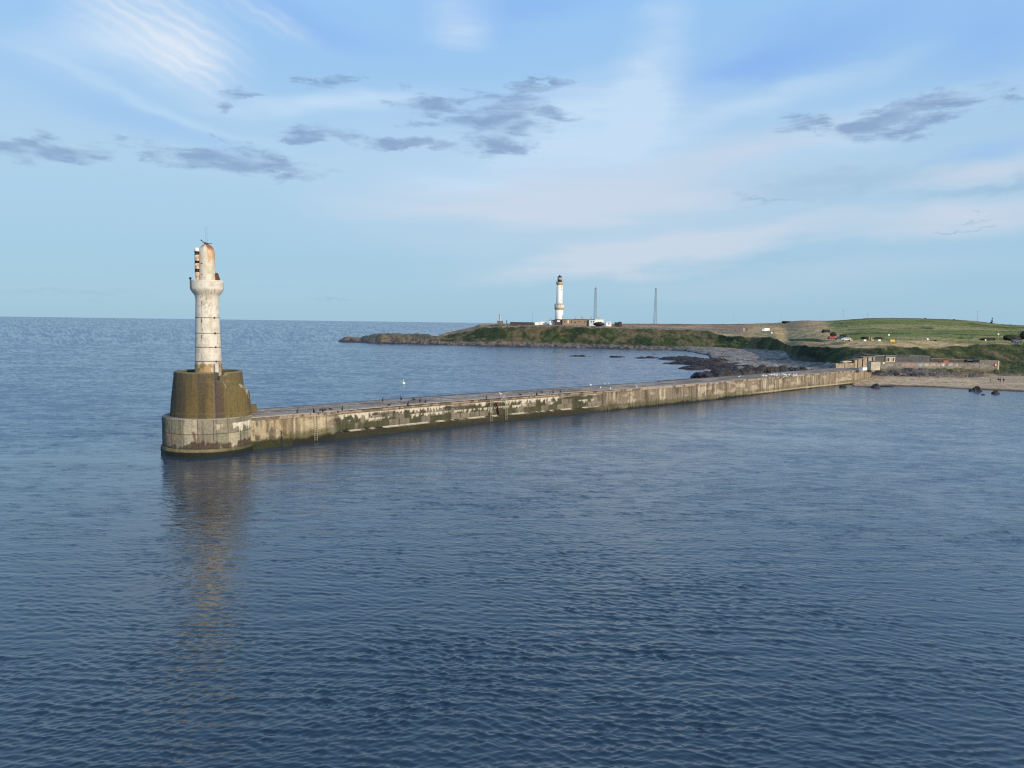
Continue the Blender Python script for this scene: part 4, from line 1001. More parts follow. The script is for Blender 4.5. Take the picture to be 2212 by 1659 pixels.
# ------------------------------------------------------------------ things on the breakwater
def on_deck(px, py): return atz(px, py, DECK + .04)
def c3(x, y): return ((1000 + x / 2.212) / 1.8228, (1450 + y / 2.212) / 1.8228)
def c4(x, y): return ((1900 + x / 2.765) / 1.8228, (1400 + y / 2.765) / 1.8228)
def c5(x, y): return ((2600 + x / 2.458) / 1.8228, (1350 + y / 2.458) / 1.8228)
M_BIRD = mat_plain('black_plumage', (.012, .012, .014), .6, .3, 6)
M_GULLW = mat_plain('white_plumage', (.72, .72, .70), .7, .05, 6)
M_GULLG = mat_plain('grey_plumage', (.35, .37, .40), .7, .1, 6)
def skin_mesh(name, verts, edges, rad, sub=1):
    me = bpy.data.meshes.new(name); me.from_pydata(verts, edges, []); o = bpy.data.objects.new(name, me); C.objects.link(o)
    md = o.modifiers.new('skin', 'SKIN')
    for i, r in enumerate(rad):
        me.skin_vertices[0].data[i].radius = r if isinstance(r, tuple) else (r, r)
    me.skin_vertices[0].data[0].use_root = True
    if sub:
        sb = o.modifiers.new('sub', 'SUBSURF'); sb.levels = sb.render_levels = sub
    dg = bpy.context.evaluated_depsgraph_get(); dg.update()
    r = bpy.data.meshes.new_from_object(o.evaluated_get(dg)); r.name = name
    bpy.data.objects.remove(o); 
    for p in r.polygons: p.use_smooth = True
    return r
def cormorant_mesh(pose):
    # upright bird, snake neck, hooked bill, tail, two legs
    if pose == 'up':
        v = [(0, 0, .30), (-.03, 0, .44), (.0, 0, .55), (.05, 0, .64), (.04, 0, .72), (.10, 0, .745), (.19, 0, .74), (-.07, 0, .20), (-.15, 0, .06), (.03, .05, .16), (.05, .05, .0), (.03, -.05, .16), (.05, -.05, .0)]
        e = [(0, 1), (1, 2), (2, 3), (3, 4), (4, 5), (5, 6), (0, 7), (7, 8), (0, 9), (9, 10), (0, 11), (11, 12)]
        r = [.115, .10, .055, .035, .038, .042, .012, .085, (.05, .02), .03, .02, .03, .02]
    elif pose == 'wings':
        return None
    else:
        v = [(0, 0, .14), (.14, 0, .17), (.22, 0, .24), (.28, 0, .27), (.36, 0, .265), (-.16, 0, .12), (-.30, 0, .08)]
        e = [(0, 1), (1, 2), (2, 3), (3, 4), (0, 5), (5, 6)]
        r = [.12, .09, .045, .04, .012, .09, (.05, .02)]
    return skin_mesh('cormorant', v, e, r)
def wings_mesh():
    m = MB()
    for s in (-1, 1):
        m.poly([(-.02, s * .08, .50), (.02, s * .30, .60), (-.02, s * .52, .50), (-.04, s * .46, .30), (-.05, s * .28, .26), (-.05, s * .08, .28), (-.06, s * .08, .50), (-.03, s * .30, .60), (-.05, s * .52, .50), (-.07, s * .46, .30), (-.08, s * .28, .26), (-.08, s * .08, .28)],
               [(0, 1, 2, 3, 4, 5), (11, 10, 9, 8, 7, 6)] + [(i, (i + 1) % 6, 6 + (i + 1) % 6, 6 + i) for i in range(6)])
    return m.mesh('wings')
CM_UP = cormorant_mesh('up'); CM_LOW = cormorant_mesh('low')
for m in (CM_UP, CM_LOW): m.materials.append(M_BIRD)
WM = wings_mesh(); WM.materials.append(M_BIRD)
near_spots = [('up', c3(380, 395), 'black cormorant standing at the pier edge, the one nearest the white tower'),
              ('up', c3(520, 393), 'black cormorant standing at the pier edge, just left of the spread-winged bird'),
              ('wings', c3(600, 389), 'black cormorant holding its wings open above the first iron ladder'),
              ('low', c3(668, 364), 'black cormorant lying low on the deck just behind the spread-winged bird'),
              ('up', c3(770, 374), 'black cormorant standing alone at the pier edge just right of the lying bird'),
              ('up', c3(1122, 294), 'black cormorant standing at the far edge of the deck, leftmost of three there'),
              ('low', c3(1180, 325), 'black cormorant crouching in the middle of the deck below the far edge birds'),
              ('up', c3(1280, 280), 'black cormorant standing at the far deck edge, middle one of three there'),
              ('up', c3(1343, 330), 'black cormorant standing by the near edge left of the two pale puddles'),
              ('low', c3(1392, 278), 'black cormorant crouching at the far deck edge, rightmost of three there'),
              ('up', c3(1447, 300), 'black cormorant facing right on the deck, upper of a close pair'),
              ('up', c3(1495, 308), 'black cormorant facing right on the deck, lower of a close pair by puddle'),
              ('up', c3(2025, 273), 'black cormorant standing above the middle iron ladder'),
              ('low', c4(410, 432), 'black cormorant resting in the middle of the deck beyond the cracked wall'),
              ('up', c4(592, 438), 'black cormorant standing at the near edge just beyond the cracked wall'),
              ('low', c4(645, 405), 'black cormorant crouching at the far deck edge beyond the cracked wall'),
              ('up', c4(768, 416), 'black cormorant standing on the deck, left one of the farthest pair'),
              ('up', c4(850, 412), 'black cormorant standing on the deck, right one of the farthest pair')]
for i, (pose, (px, py), lab) in enumerate(near_spots):
    p = on_deck(px, py)
    o = link('cormorant', CM_LOW if pose == 'low' else CM_UP, None, None, p)
    o.rotation_euler = (0, 0, [.4, 2.6, -.6, 3.4, 1.2, 0][i % 6] if 'facing right' not in lab else .2); o.scale = (1.12,) * 3
    if pose == 'wings': o.rotation_euler = (0, 0, 1.9); link('wing_pair', WM, None, o)
    tag(o, lab, 'bird', 'cormorants resting on the breakwater')
def gull_mesh():
    return skin_mesh('gull', [(0, 0, .22), (.12, 0, .28), (.17, 0, .38), (.22, 0, .40), (.29, 0, .385), (-.16, 0, .21), (-.30, 0, .19), (.0, .035, .1), (.01, .035, 0), (.0, -.035, .1), (.01, -.035, 0)],
                     [(0, 1), (1, 2), (2, 3), (3, 4), (0, 5), (5, 6), (0, 7), (7, 8), (0, 9), (9, 10)], [.10, .075, .045, .045, .012, .08, (.04, .02), .02, .012, .02, .012])
GM = gull_mesh(); GM.materials.append(M_GULLW)
GB = MB()
for s_ in (-1, 1): GB.poly([(.10, s_ * .085, .27), (-.05, s_ * .11, .26), (-.34, s_ * .03, .22), (-.10, s_ * .07, .31), (.08, s_ * .04, .33)], [(0, 1, 2, 3, 4) if s_ > 0 else (4, 3, 2, 1, 0)])
def gull(p, rot, lab, group, sc=1.0):
    o = link('gull', GM, None, None, p); o.rotation_euler = (0, 0, rot); o.scale = (sc,) * 3
    return tag(o, lab, 'bird', group)
for (px, py), lab in ((c4(195, 432), 'white gull standing on the deck behind the cracked stretch of wall'), (c4(228, 460), 'white gull at the very edge above the cracked stretch of wall'), (c4(1393, 374), 'large white gull alone on the deck halfway along the breakwater'),
                      (c4(1177, 334), 'white gull at the far deck edge, left of a close pair of gulls'), (c4(1330, 322), 'white gull at the far deck edge, left one of a close pair'), (c4(1372, 320), 'white gull at the far deck edge, right one of a close pair'),
                      (c4(1285, 362), 'white gull on the deck just left of the large lone gull'), (c4(1675, 348), 'white gull near the wall edge between the lone gull and the flock'), (c5(763, 335), 'white gull standing apart from the flock on its near left side')):
    gull(on_deck(px, py), rng.random() * 6, lab, 'single gulls on the breakwater', 1.25)
gq = np.random.default_rng(21)
for i in range(64):
    u = gq.random(); cx = 985 + 335 * u; cy = 318 + gq.normal(0, 6.0) + (6 if u < .2 else 0)
    gull(on_deck(*c5(cx, cy)), gq.random() * 6.28, 'small white gull within the dense flock resting on the deck near the land end', 'flock of gulls on the breakwater deck', 1.1)

# ladders
M_LADDER = mat_plain('limed_ladder', (.42, .38, .30), .8, .5, 2)
for (px, ptop, wl, lab) in ((c3(597, 0)[0], c3(0, 398)[1], .3, 'iron ladder on the pier wall below the spread-winged cormorant'), (c3(2070, 0)[0], c3(0, 262)[1], .2, 'iron ladder white with droppings, left one of two near the wall crack'), (c3(2183, 0)[0], c3(0, 250)[1], .2, 'iron ladder white with droppings, right one of two beside the wall crack')):
    s0 = s_of(px, ptop, DECK); p, e, nn = pier(s0)
    root = empty('ladder', (p[0] - nn[0] * .16, p[1] - nn[1] * .16, .1), math.atan2(e[1], e[0]), lab, 'ladder', 'iron ladders on the pier wall')
    for x in (-.24, .24): MB().tube([(x, .02, 0), (x, .08, 3.9), (x, .25, 4.15)], .04, 8).build('rail', M_LADDER, root, True)
    for k in range(13): MB().tube([(-.22, .03 + .004 * k, .2 + k * .3), (.22, .03 + .004 * k, .2 + k * .3)], .028, 6).build('rung', M_LADDER, root, True)
# crack with its fallen slab
p, e, nn = pier(s_of(*c4(360, 480), DECK))
m = MB().prism([(-.9, 2.6), (-.55, 2.3), (-.1, 1.5), (.35, .6), (.5, -.8), (.25, -.8), (.1, .4), (-.35, 1.3), (-.7, 2.1), (-1.0, 2.45)], -.05, .3)
o = m.build('wall_crack', M_RUST, BW); o.scale = (.7, 1, .85); o.location = (p[0] - nn[0] * .02, p[1] - nn[1] * .02, 1.3); o.rotation_euler = (0, 0, math.atan2(e[1], e[0]))
# rain puddles on the deck
mw, tw, bw_ = new_mat('puddle_water'); bw_.inputs['Base Color'].default_value = (.05, .055, .06, 1); bw_.inputs['Roughness'].default_value = .03; bw_.inputs['Specular IOR Level'].default_value = .9
for (x0, x1, y, w, lab) in ((1628, 1742, 272, .75, ''), (1845, 1962, 243, .9, '')):
    a, b = on_deck(*c3(x0, y)), on_deck(*c3(x1, y)); c = (a + b) / 2; L = np.hypot(*(b - a)[:2]) / 2; an = math.atan2(b[1] - a[1], b[0] - a[0])
    vs = [(L * math.cos(t) * (1 + .12 * math.sin(3 * t)), w * math.sin(t) * (1 + .2 * math.sin(2 * t + 1)), 0) for t in np.linspace(0, 2 * math.pi, 40)[:-1]]
    m = MB().poly(vs + [(x, y_, -.08) for x, y_, z in vs], [list(range(39))] + [(i, 39 + i, 39 + (i + 1) % 39, (i + 1) % 39) for i in range(39)])
    o = m.build('puddle', mw, None, False, (c[0], c[1], DECK + .05)); o.rotation_euler = (0, 0, an); o['kind'] = 'structure'
# buoy in the bay
p = atz(871.8, 829.3, 0)
root = empty('buoy', (p[0], p[1], 0), 0, 'small pale yellow buoy floating beyond the breakwater', 'buoy')
MB().lathe([(.10, -.3), (.42, -.05), (.48, .15), (.40, .4), (.15, .55), (.1, .6)], 16).build('float', mat_plain('pale_yellow', (.75, .72, .45), .5, .1), root, True)
MB().tube([(0, 0, .55), (0, 0, 1.05)], .04, 8).build('mast', M_GALV, root); MB().lathe([(.14, 1.0), (.17, 1.05), (.10, 1.25)], 10).build('topmark', mat_plain('cream_mark', (.8, .78, .6), .5, .1), root, True)

# ------------------------------------------------------------------ rocks
def rock(c, rad, seed, lab, group=None, col=None, amp=.42):
    o = MB().blob((0, 0, 0), rad, seed, 14, 18, amp).build('rock', None, None, False, c)
    me = o.data; co = np.array([v.co for v in me.vertices]); n = fbm(co[:, 0] * 2 + seed, co[:, 2] * 2, 4, 3)
    paint(me, mixc(np.broadcast_to(np.array(col or (.022, .019, .018)), co.shape), (.036, .031, .028), sst(n, .5, .7))); me.materials.append(MROCK)
    return tag(o, lab, 'rock', group)
def beachrock(x0, x1, y, h, seed, lab, flat=1.0, **k):
    a, b = atz(x0, y, .1), atz(x1, y, .1); c = (a + b) / 2; w = abs(b[0] - a[0]) / 2 * 1.12
    return rock((c[0], c[1], 0.0), (w, w * .8, h), seed, lab, 'dark rocks at the beach waterline', **k)
beachrock(1883, 1898, 837, 1.15, 3, 'black humped rock at the waterline nearest the end of the breakwater')
beachrock(1899, 1927, 834.5, .32, 5, 'low flat black rock at the waterline beside the humped one')
beachrock(2103, 2119, 844.6, 1.35, 7, 'tall pointed black rock in the shallows below the walkers')
beachrock(2093, 2107, 844.4, .6, 9, 'low black rock joined to the left of the tall pointed rock')
beachrock(2143, 2157, 850, .95, 12, 'lone black rock, rightmost in the shallows')
beachrock(2120, 2127, 852.5, .25, 14, 'tiny black rock awash between the two larger rocks')
beachrock(1815, 1828, 836.5, .9, 16, 'weedy dark rock at the foot of the breakwater end', col=(.03, .034, .016))
# armour along the back of the breakwater
aq = np.random.default_rng(17); k = 0
bp_ = [MB().blob((0, 0, 0), (1, 1, 1), s_ + 30, 9, 12, .45).mesh('boulder') for s_ in range(5)]
for me in bp_:
    co = np.array([v.co for v in me.vertices]); n = fbm(co[:, 0] * 2, co[:, 2] * 2 + co[:, 1], 4, 3); paint(me, mixc(np.broadcast_to(np.array((.022, .018, .017)), co.shape), (.05, .037, .028), sst(n, .55, .75))); me.materials.append(MROCK)
s_a, s_b = s_of(1560, 813, DECK) - 2, s_of(1782, 799, DECK)
for i in range(120):
    f = aq.random(); s0 = s_a + (s_b - s_a) * f; p, e, nn = pier(min(s0, PLEN)); d = PW + 1.2 + 12 * aq.random() ** 1.3 * (1 - .45 * f); r = (1.0 + 1.3 * aq.random()) * (1 - .3 * f)
    hump = 2.1 * math.exp(-((f - .42) / .3) ** 2) + 1.2 * math.exp(-((f - .12) / .12) ** 2) + .5
    z = (DECK - .7 + hump * .6 * math.exp(-((d - PW - 4) / 5) ** 2)) if d < PW + 7 else 2.0
    o = link('boulder', bp_[i % 5], None, None, (p[0] + nn[0] * d, p[1] + nn[1] * d, z - r * .5 + aq.normal(0, .3)))
    o.scale = (r * 1.3, r * 1.1, r * .85); o.rotation_euler = (aq.normal(0, .3), aq.normal(0, .3), aq.random() * 6.28)
    tag(o, 'dark brown boulder in the pile of rocks along the back of the breakwater', 'boulder', 'boulders piled behind the breakwater')
m = MB(); pts = []
for i in range(40):
    s0 = s_a + (s_b - s_a) * i / 39; p, e, nn = pier(min(s0, PLEN))
    for d, z in ((PW - .3, 3.6), (PW + 5, 3.4), (PW + 11, 1.6), (PW + 17, -1.5)): m.v.append((p[0] + nn[0] * d, p[1] + nn[1] * d, z + .5 * math.sin(i * 1.9 + d)))
for i in range(39):
    for j in range(3): m.f.append((i * 4 + j, i * 4 + 4 + j, i * 4 + 5 + j, i * 4 + 1 + j))
o = m.build('rock_bank', None, None, True); paint(o.data, np.tile(np.array((.03, .025, .022)), (len(o.data.vertices), 1))); o.data.materials.append(MROCK); o['kind'] = 'structure'
# light boulders at the top of the beach
bm2 = [MB().blob((0, 0, 0), (1, .8, .7), s_ + 60, 8, 10, .35).mesh('beach_stone') for s_ in range(4)]
for me in bm2: me.materials.append(mat_plain('pale_boulder', (.26, .22, .18), .9, .4, 1.5, .05) if me is bm2[0] else bm2[0].materials[0])
bq = np.random.default_rng(23)
for i in range(30):
    px = bq.uniform(1897, 2090); f = bq.random(); py = 815 - 15 * f * f; r = .18 + .34 * bq.random() ** 3
    p = landat(px, py, 235, 300) if i < 0 else aty(px, py, 256 + 14 * f * f)
    o = link('boulder', bm2[i % 4], None, None, (p[0], p[1], p[2] + .1)); o.scale = (r,) * 3; o.rotation_euler = (0, 0, bq.random() * 6)
    tag(o, 'pale grey boulder among the rubble between the sand and the graffiti wall', 'boulder', 'pale boulders above the beach')

# ------------------------------------------------------------------ walls and ruins by the beach
def local_frame(px0, px1, py, Y0, Y1):
    a, b = aty(px0, py, Y0), aty(px1, py, Y1); ang = math.atan2(b[1] - a[1], b[0] - a[0]); L = np.hypot(*(b - a)[:2]); return a, ang, L
def Zat(px, py, Y): return float(aty(px, py, Y)[2])
def wall_thing(name, px0, px1, Y0, Y1, pt0, pt1, zb, mat, lab, cat, th=.6, coping=None, ext=(), wob=.06, col=None):
    "a wall from px0 to px1 whose top runs from pt0 to pt1"
    a, ang, L = local_frame(px0, px1, 780, Y0, Y1); root = empty(name, (a[0], a[1], zb), ang, lab, cat)
    h0, h1 = Zat(px0, pt0, Y0) - zb, Zat(px1, pt1, Y1) - zb
    n = max(2, int(L / .25)); xs = np.linspace(0, L, n); hs = h0 + (h1 - h0) * xs / L + wob * (fbm(xs * 1.3, xs * 0 + px0, 3, 5) - .5) * 2
    nz = 14; V = []
    for k in range(nz): V.append(np.stack([xs, .05 * (fbm(xs * 2, xs * 0 + k * .8, 2, 7) - .5), -1.2 + (hs + 1.2) * k / (nz - 1)], -1))
    V.append(np.stack([xs, xs * 0 + th, hs], -1)); V.append(np.stack([xs, xs * 0 + th, hs * 0 - 1.2], -1))
    V = np.stack(V); Q = grid_quads(nz + 2, n)
    cs = None
    if col is not None: cs = col(V[..., 0], V[..., 2], L, hs[None, :] + 0 * V[..., 0]).reshape(-1, 3)
    o = link('wall', quads_mesh('wall', V.reshape(-1, 3), Q, cs, False), mat, root)
    e = MB()
    for x, i in ((0, 0), (L, n - 1)): e.poly([(x, 0, -1.2), (x, th, -1.2), (x, th, hs[i]), (x, 0, hs[i])], [(0, 1, 2, 3)])
    o2 = e.build('wall_end', M_STONE, root)
    if coping:
        m = MB(); m.poly([(-.05, -.12, h0 + .005), (L + .05, -.12, h1 + .005), (L + .05, th + .1, h1 + .005), (-.05, th + .1, h0 + .005), (-.05, -.12, h0 + .24), (L + .05, -.12, h1 + .24), (L + .05, th + .1, h1 + .24), (-.05, th + .1, h0 + .24)],
                         [(3, 2, 1, 0), (4, 5, 6, 7), (0, 1, 5, 4), (1, 2, 6, 5), (2, 3, 7, 6), (3, 0, 4, 7)]).build('coping', coping, root)
    return root, L, h0, h1
def graffiti(x, z, L, h):
    n = fbm(x / .8, z / .5, 4, 11); m = fbm(x / 3.2, z / 1.6, 3, 13); k = fbm(x / .35, z / .35, 3, 15)
    c = mixc(np.broadcast_to(np.array((.20, .18, .16)), x.shape + (3,)), (.13, .115, .10), sst(n, .42, .62))
    band = np.exp(-((z - h * .66) / .55) ** 2)
    for x0, w, cc in ((4.5, 1.8, (.30, .30, .27)), (11, 2.2, (.36, .24, .19)), (13.8, 2.0, (.42, .24, .19)), (17.6, 1.1, (.40, .45, .52)), (20.2, 1.7, (.52, .47, .33)), (22.6, 1.3, (.55, .50, .40)), (25.0, .9, (.50, .36, .36)), (27.0, .8, (.62, .58, .52)), (30.2, 1.1, (.46, .44, .40)), (32.6, .8, (.48, .46, .42))):
        c = mixc(c, cc, np.exp(-((x - x0) / w) ** 4) * band * sst(k * .6 + n * .4, .42, .54) * .85)
    c = mixc(c, (.085, .085, .045), sst(-z, -.9 - .8 * (n - .5), -.2) * .8)
    return c
# front wall with painted letters
wall_thing('graffiti_wall', 1898, 2116, 269, 279, 782.3, 783.4, 3.3, MP, 'long low grey wall covered with faded graffiti above the beach', 'wall', .6, None, col=graffiti)
root, L, h0, h1 = wall_thing('end_wall', 2116.3, 2158, 279.2, 281.5, 779.2, 780.2, 3.0, MP, 'taller plain end of the sea wall carrying the red lifebuoy cabinet', 'wall', 3.0, M_STONE, col=lambda x, z, L, h: graffiti(x + 40, z, L, h))
MB().box(L - .62, L + .05, -.14, 0, -1.2, h1 + .0, .02).build('pier', M_PALE, root)
# lifebuoy
root2 = empty('lifebuoy', tuple(aty(2149.5, 788.4, 281.0)), 0, 'red and white lifebuoy hanging on the end of the sea wall', 'lifebuoy')
M_RED = mat_plain('red_plastic', (.50, .035, .03), .5, .15, 3)
MB().lathe([(.50, -.05), (.50, .10), (.46, .14), (.0, .14)], 24, cap=False).build('backboard', M_RED, root2).rotation_euler = (math.pi / 2, 0, 0)
def torus(R0, r, seg=28, s2=10):
    vs = []; fs = []
    for i in range(seg):
        a = 2 * math.pi * i / seg
        for j in range(s2):
            b = 2 * math.pi * j / s2; vs.append(((R0 + r * math.cos(b)) * math.cos(a), r * math.sin(b), (R0 + r * math.cos(b)) * math.sin(a)))
    for i in range(seg):
        for j in range(s2): fs.append((i * s2 + j, ((i + 1) % seg) * s2 + j, ((i + 1) % seg) * s2 + (j + 1) % s2, i * s2 + (j + 1) % s2))
    return MB().poly(vs, fs)
torus(.40, .13).build('ring', M_RED, root2, True, (0, -.22, 0)); MB().lathe([(.30, 0), (.27, .06), (.0, .07)], 20, cap=False).build('centre', M_WHITE, root2, True, (.05, -.26, 0)).rotation_euler = (math.pi / 2, 0, 0)
# dark walls behind
wall_thing('roofless_store', 1953, 2009, 277, 280, 768.5, 770.2, 4.6, mat_plain('dark_rubble_wall', (.085, .085, .09), .9, .4, .8, .05), 'dark rubble wall with a worn top standing behind the left half of the graffiti wall', 'wall', 4.0, M_STONE)
wall_thing('low_shed', 2010, 2084, 280.5, 284, 774.6, 778.2, 4.6, mat_plain('dark_brick', (.075, .055, .05), .9, .3, .8), 'long low dark brick shed behind the middle of the graffiti wall', 'shed', 3.0, M_STONE)
wall_thing('low_shed', 2090, 2116, 283, 284, 778.6, 779.0, 4.6, M_SLATE, 'short low dark shed between the brick shed and the taller wall end', 'shed', 2.5, M_STONE)
a = aty(2042, 782, 280.0); o = MB().box(-.9, .9, -.35, .35, -1.6, .55, .04).build('salvage_bin', mat_plain('orange_paint', (.42, .11, .04), .7, .3, 2), None, False, (a[0], a[1], a[2])); tag(o, 'faded orange bin standing in front of the low dark brick shed', 'bin')
# stepped ruin with buttresses
def ruin():
    a, ang, L = local_frame(1805, 1891, 790, 258, 268); zb = 4.2
    root = empty('ruined_battery', (a[0], a[1], zb), ang, 'stepped buff concrete ruin with tall buttresses and dark gaps beside the breakwater end', 'ruin')
    sx = L / (1891 - 1805); X = lambda cx: (1783 + cx * .09672 - 1805) * sx; Yd = lambda x: 258 + 10 * x / L
    Zt = lambda cx, cy: Zat(1783 + cx * .09672, 757.1 + cy * .09672, Yd(X(cx))) - zb
    W_ = lambda pts, y0, y1, nm, mat: MB().prism([(X(cx), Zt(cx, cy) if cy else -1.5) for cx, cy in pts], y0, y1).build(nm, mat, root)
    W_([(232, 0), (420, 0), (420, 292), (380, 286), (330, 290), (318, 318), (300, 288), (255, 292), (232, 300)], 0, 1.2, 'broken_wall', M_BUFF)
    W_([(440, 0), (645, 0), (645, 282), (560, 286), (500, 282), (440, 280)], .15, 1.4, 'low_wall', M_BUFF)
    for x0, x1, yt in ((640, 702, 210), (722, 806, 190), (832, 918, 152), (945, 1028, 150), (1052, 1098, 144)):
        W_([(x0, 0), (x1, 0), (x1, yt), (x0, yt)], 0, 2.4, 'buttress', M_BUFF)
    W_([(640, 0), (1100, 0), (1100, 150), (830, 156), (825, 196), (720, 196), (715, 216), (640, 218)], 1.3, 1.6, 'recess_wall', mat_plain('recess_brown', (.085, .038, .025), .9, .3, 1.5))  # dark brown back wall between the buttresses
    for x0, x1, y0, y1 in ((600, 705, 206, 212), (690, 812, 181, 190), (812, 1102, 138, 150)):
        W_([(x0, y1), (x1, y1 - 6), (x1, y0 - 10), (x0, y0)], -.25, 2.6, 'roof_slab', M_STONE)
    W_([(440, 250), (520, 236), (600, 232), (640, 216), (640, 262), (440, 275)], .9, 2.2, 'upper_wall', M_PALE)
    return root
ruin()
def block_row():
    Y0, Y1 = 268, 276; a, ang, L = local_frame(1891, 1953, 780, Y0, Y1); zb = 4.4; sx = L / 62
    root = empty('concrete_store', (a[0], a[1], zb), ang, 'flat roofed concrete store with dark panels and a pale slotted front behind the yellow sign', 'building')
    X = lambda cx: (1783 + cx * .09672 - 1891) * sx; Zt = lambda cx, cy: Zat(1783 + cx * .09672, 757.1 + cy * .09672, Y0 + (Y1 - Y0) * X(cx) / L) - zb
    M_DP = mat_plain('dark_panel', (.075, .075, .08), .85, .4, 1.2)
    def W_(x0, x1, yt, yb, y0, y1, nm, mat): return MB().box(X(x0), X(x1), y0, y1, Zt((x0 + x1) / 2, yb) if yb else -1.5, Zt((x0 + x1) / 2, yt)).build(nm, mat, root)
    W_(1105, 1312, 132, 0, 0, 4, 'dark_panel', M_DP); W_(1314, 1522, 146, 0, -.5, 4, 'slotted_wall', M_PALE)
    for x in (1338, 1375, 1480): W_(x - 11, x + 11, 166, 240, -.56, -.4, 'slot', M_DARKWIN)
    W_(1546, 1806, 124, 0, 0, 4, 'dark_panel', M_DP); W_(1523, 1546, 130, 0, .8, 4, 'gap', M_DARKWIN); W_(1806, 1862, 130, 0, .8, 4, 'gap', M_DARKWIN)
    W_(1095, 1300, 106, 131, -.3, 4.2, 'roof_slab', M_STONE); W_(1301, 1540, 112, 134, -.7, 4.2, 'roof_slab', M_STONE); W_(1541, 1870, 106, 123, -.3, 4.2, 'roof_slab', M_SLATE)
block_row()
a = aty(1886.4, 797.7, 254.3); h = Zat(1886, 781.8, 254) - DECK
root = empty('parapet_block', (a[0], a[1], DECK - .3), math.atan2(1, 2.2), 'big pale concrete parapet block at the land end of the breakwater', 'parapet')
MB().box(-2.1, 2.1, -.9, .9, 0, h + .3, .05).build('block', M_PALE, root); MB().box(-1.0, 2.2, -1.0, 1.0, h + .302, h + .5, .03).build('coping', M_STONE, root)
a = aty(1863.8, 799.4, 247)
root = empty('white_box', (a[0], a[1], DECK + .02), math.atan2(1, 1.4), 'small white storage box standing on the breakwater end', 'storage box')
MB().box(-1.3, 1.3, -.7, .7, 0, .92, .03).build('body', M_WHITE, root); MB().box(-1.34, 1.34, -.74, .74, .922, 1.0, .02).build('lid', M_GALV, root)
a = aty(1908.8, 786, 266)
root = empty('warning_sign', (a[0], a[1], a[2] - 1.6), 0, 'bright yellow square sign in front of the concrete store', 'sign')
MB().tube([(0, .06, 0), (0, .06, 2.0)], .04, 8).build('post', M_GALV, root); MB().box(-.31, .31, 0, .04, 1.6, 2.25, .01).build('plate', mat_plain('sign_yellow', (.80, .70, .16), .5, .08), root)

# ------------------------------------------------------------------ people on the beach
def person(px, py, rot, top, legs, lab, stride=.18, pack=False, h=1.72):
    p = atz(px, py, 1.0); gz = ground(p[0], p[1]); p = atz(px, py, gz)
    o = empty('person', (p[0], p[1], p[2] - .02), rot, lab, 'person', 'walkers on the beach')
    s = stride
    v = [(0, 0, .95), (0, 0, 1.15), (0, .0, 1.36), (0, .02, 1.46), (0, .04, 1.55), (0, .05, 1.66), (-.09, 0, .90), (-.10, s * .5, .50), (-.10, s * .4, .08), (-.10, s * .4 + .14, .03), (.09, 0, .90), (.10, -s * .1, .50), (.10, -s, .10), (.10, -s + .13, .04),
         (-.19, 0, 1.38), (-.24, -.06, 1.10), (-.22, .08, .86), (-.22, .11, .78), (.19, 0, 1.38), (.24, .04, 1.10), (.21, .16, .90), (.21, .19, .82)]
    e = [(0, 1), (1, 2), (2, 3), (3, 4), (4, 5), (0, 6), (6, 7), (7, 8), (8, 9), (0, 10), (10, 11), (11, 12), (12, 13), (2, 14), (14, 15), (15, 16), (16, 17), (2, 18), (18, 19), (19, 20), (20, 21)]
    r = [(.15, .11), (.15, .11), (.17, .11), .06, .09, .095, .085, .06, .042, .045, .085, .06, .042, .045, .06, .048, .036, .04, .06, .048, .036, .04]
    body = skin_mesh('body', v, e, r, 1)
    ob = link('body', body, None, o)
    for m in (mat_plain('skin_tone', (.45, .28, .20), .6, .1), top, legs): body.materials.append(m)
    for f in body.polygons:
        z = f.center.z; x = abs(f.center.x)
        f.material_index = 0 if (z > 1.47 or (z < .84 and x > .18)) else (2 if z < .96 else 1)
    MB().lathe([(.02, .115), (.075, .10), (.105, .04), (.11, -.03), (.09, -.06)], 14).build('hair', mat_plain('dark_hair', (.04, .028, .02), .7, .2), o, True, (0, .03, 1.68))
    if pack: MB().box(-.16, .16, -.30, -.10, 1.02, 1.42, .05).build('rucksack', mat_plain('navy_bag', (.03, .035, .07), .8, .2), o)
    o.scale = (h / 1.78,) * 3
    return o
J_NAVY = mat_plain('navy_jacket', (.022, .03, .06), .8, .2); J_DARK = mat_plain('dark_jacket', (.03, .026, .03), .8, .2); J_TEAL = mat_plain('blue_jacket', (.05, .10, .16), .8, .2); J_PALE = mat_plain('pale_jacket', (.40, .38, .36), .8, .2); T_PALE = mat_plain('pale_trousers', (.32, .30, .28), .8, .1); T_DARK = mat_plain('dark_trousers', (.02, .02, .024), .8, .1)
person(2140, 826.4, 1.2, J_PALE, T_DARK, 'walker in a pale top and black trousers, apart to the left of the others')
person(2156.4, 827.4, -1.3, J_NAVY, T_PALE, 'walker in a navy jacket and pale trousers, left of the close pair', pack=True, h=1.8)
person(2160.4, 826.9, -1.1, J_TEAL, T_DARK, 'walker in a light blue jacket and dark trousers, right of the close pair', h=1.66)
person(2167.8, 827.7, 1.6, J_NAVY, T_DARK, 'walker all in dark blue, rightmost on the beach', pack=True)

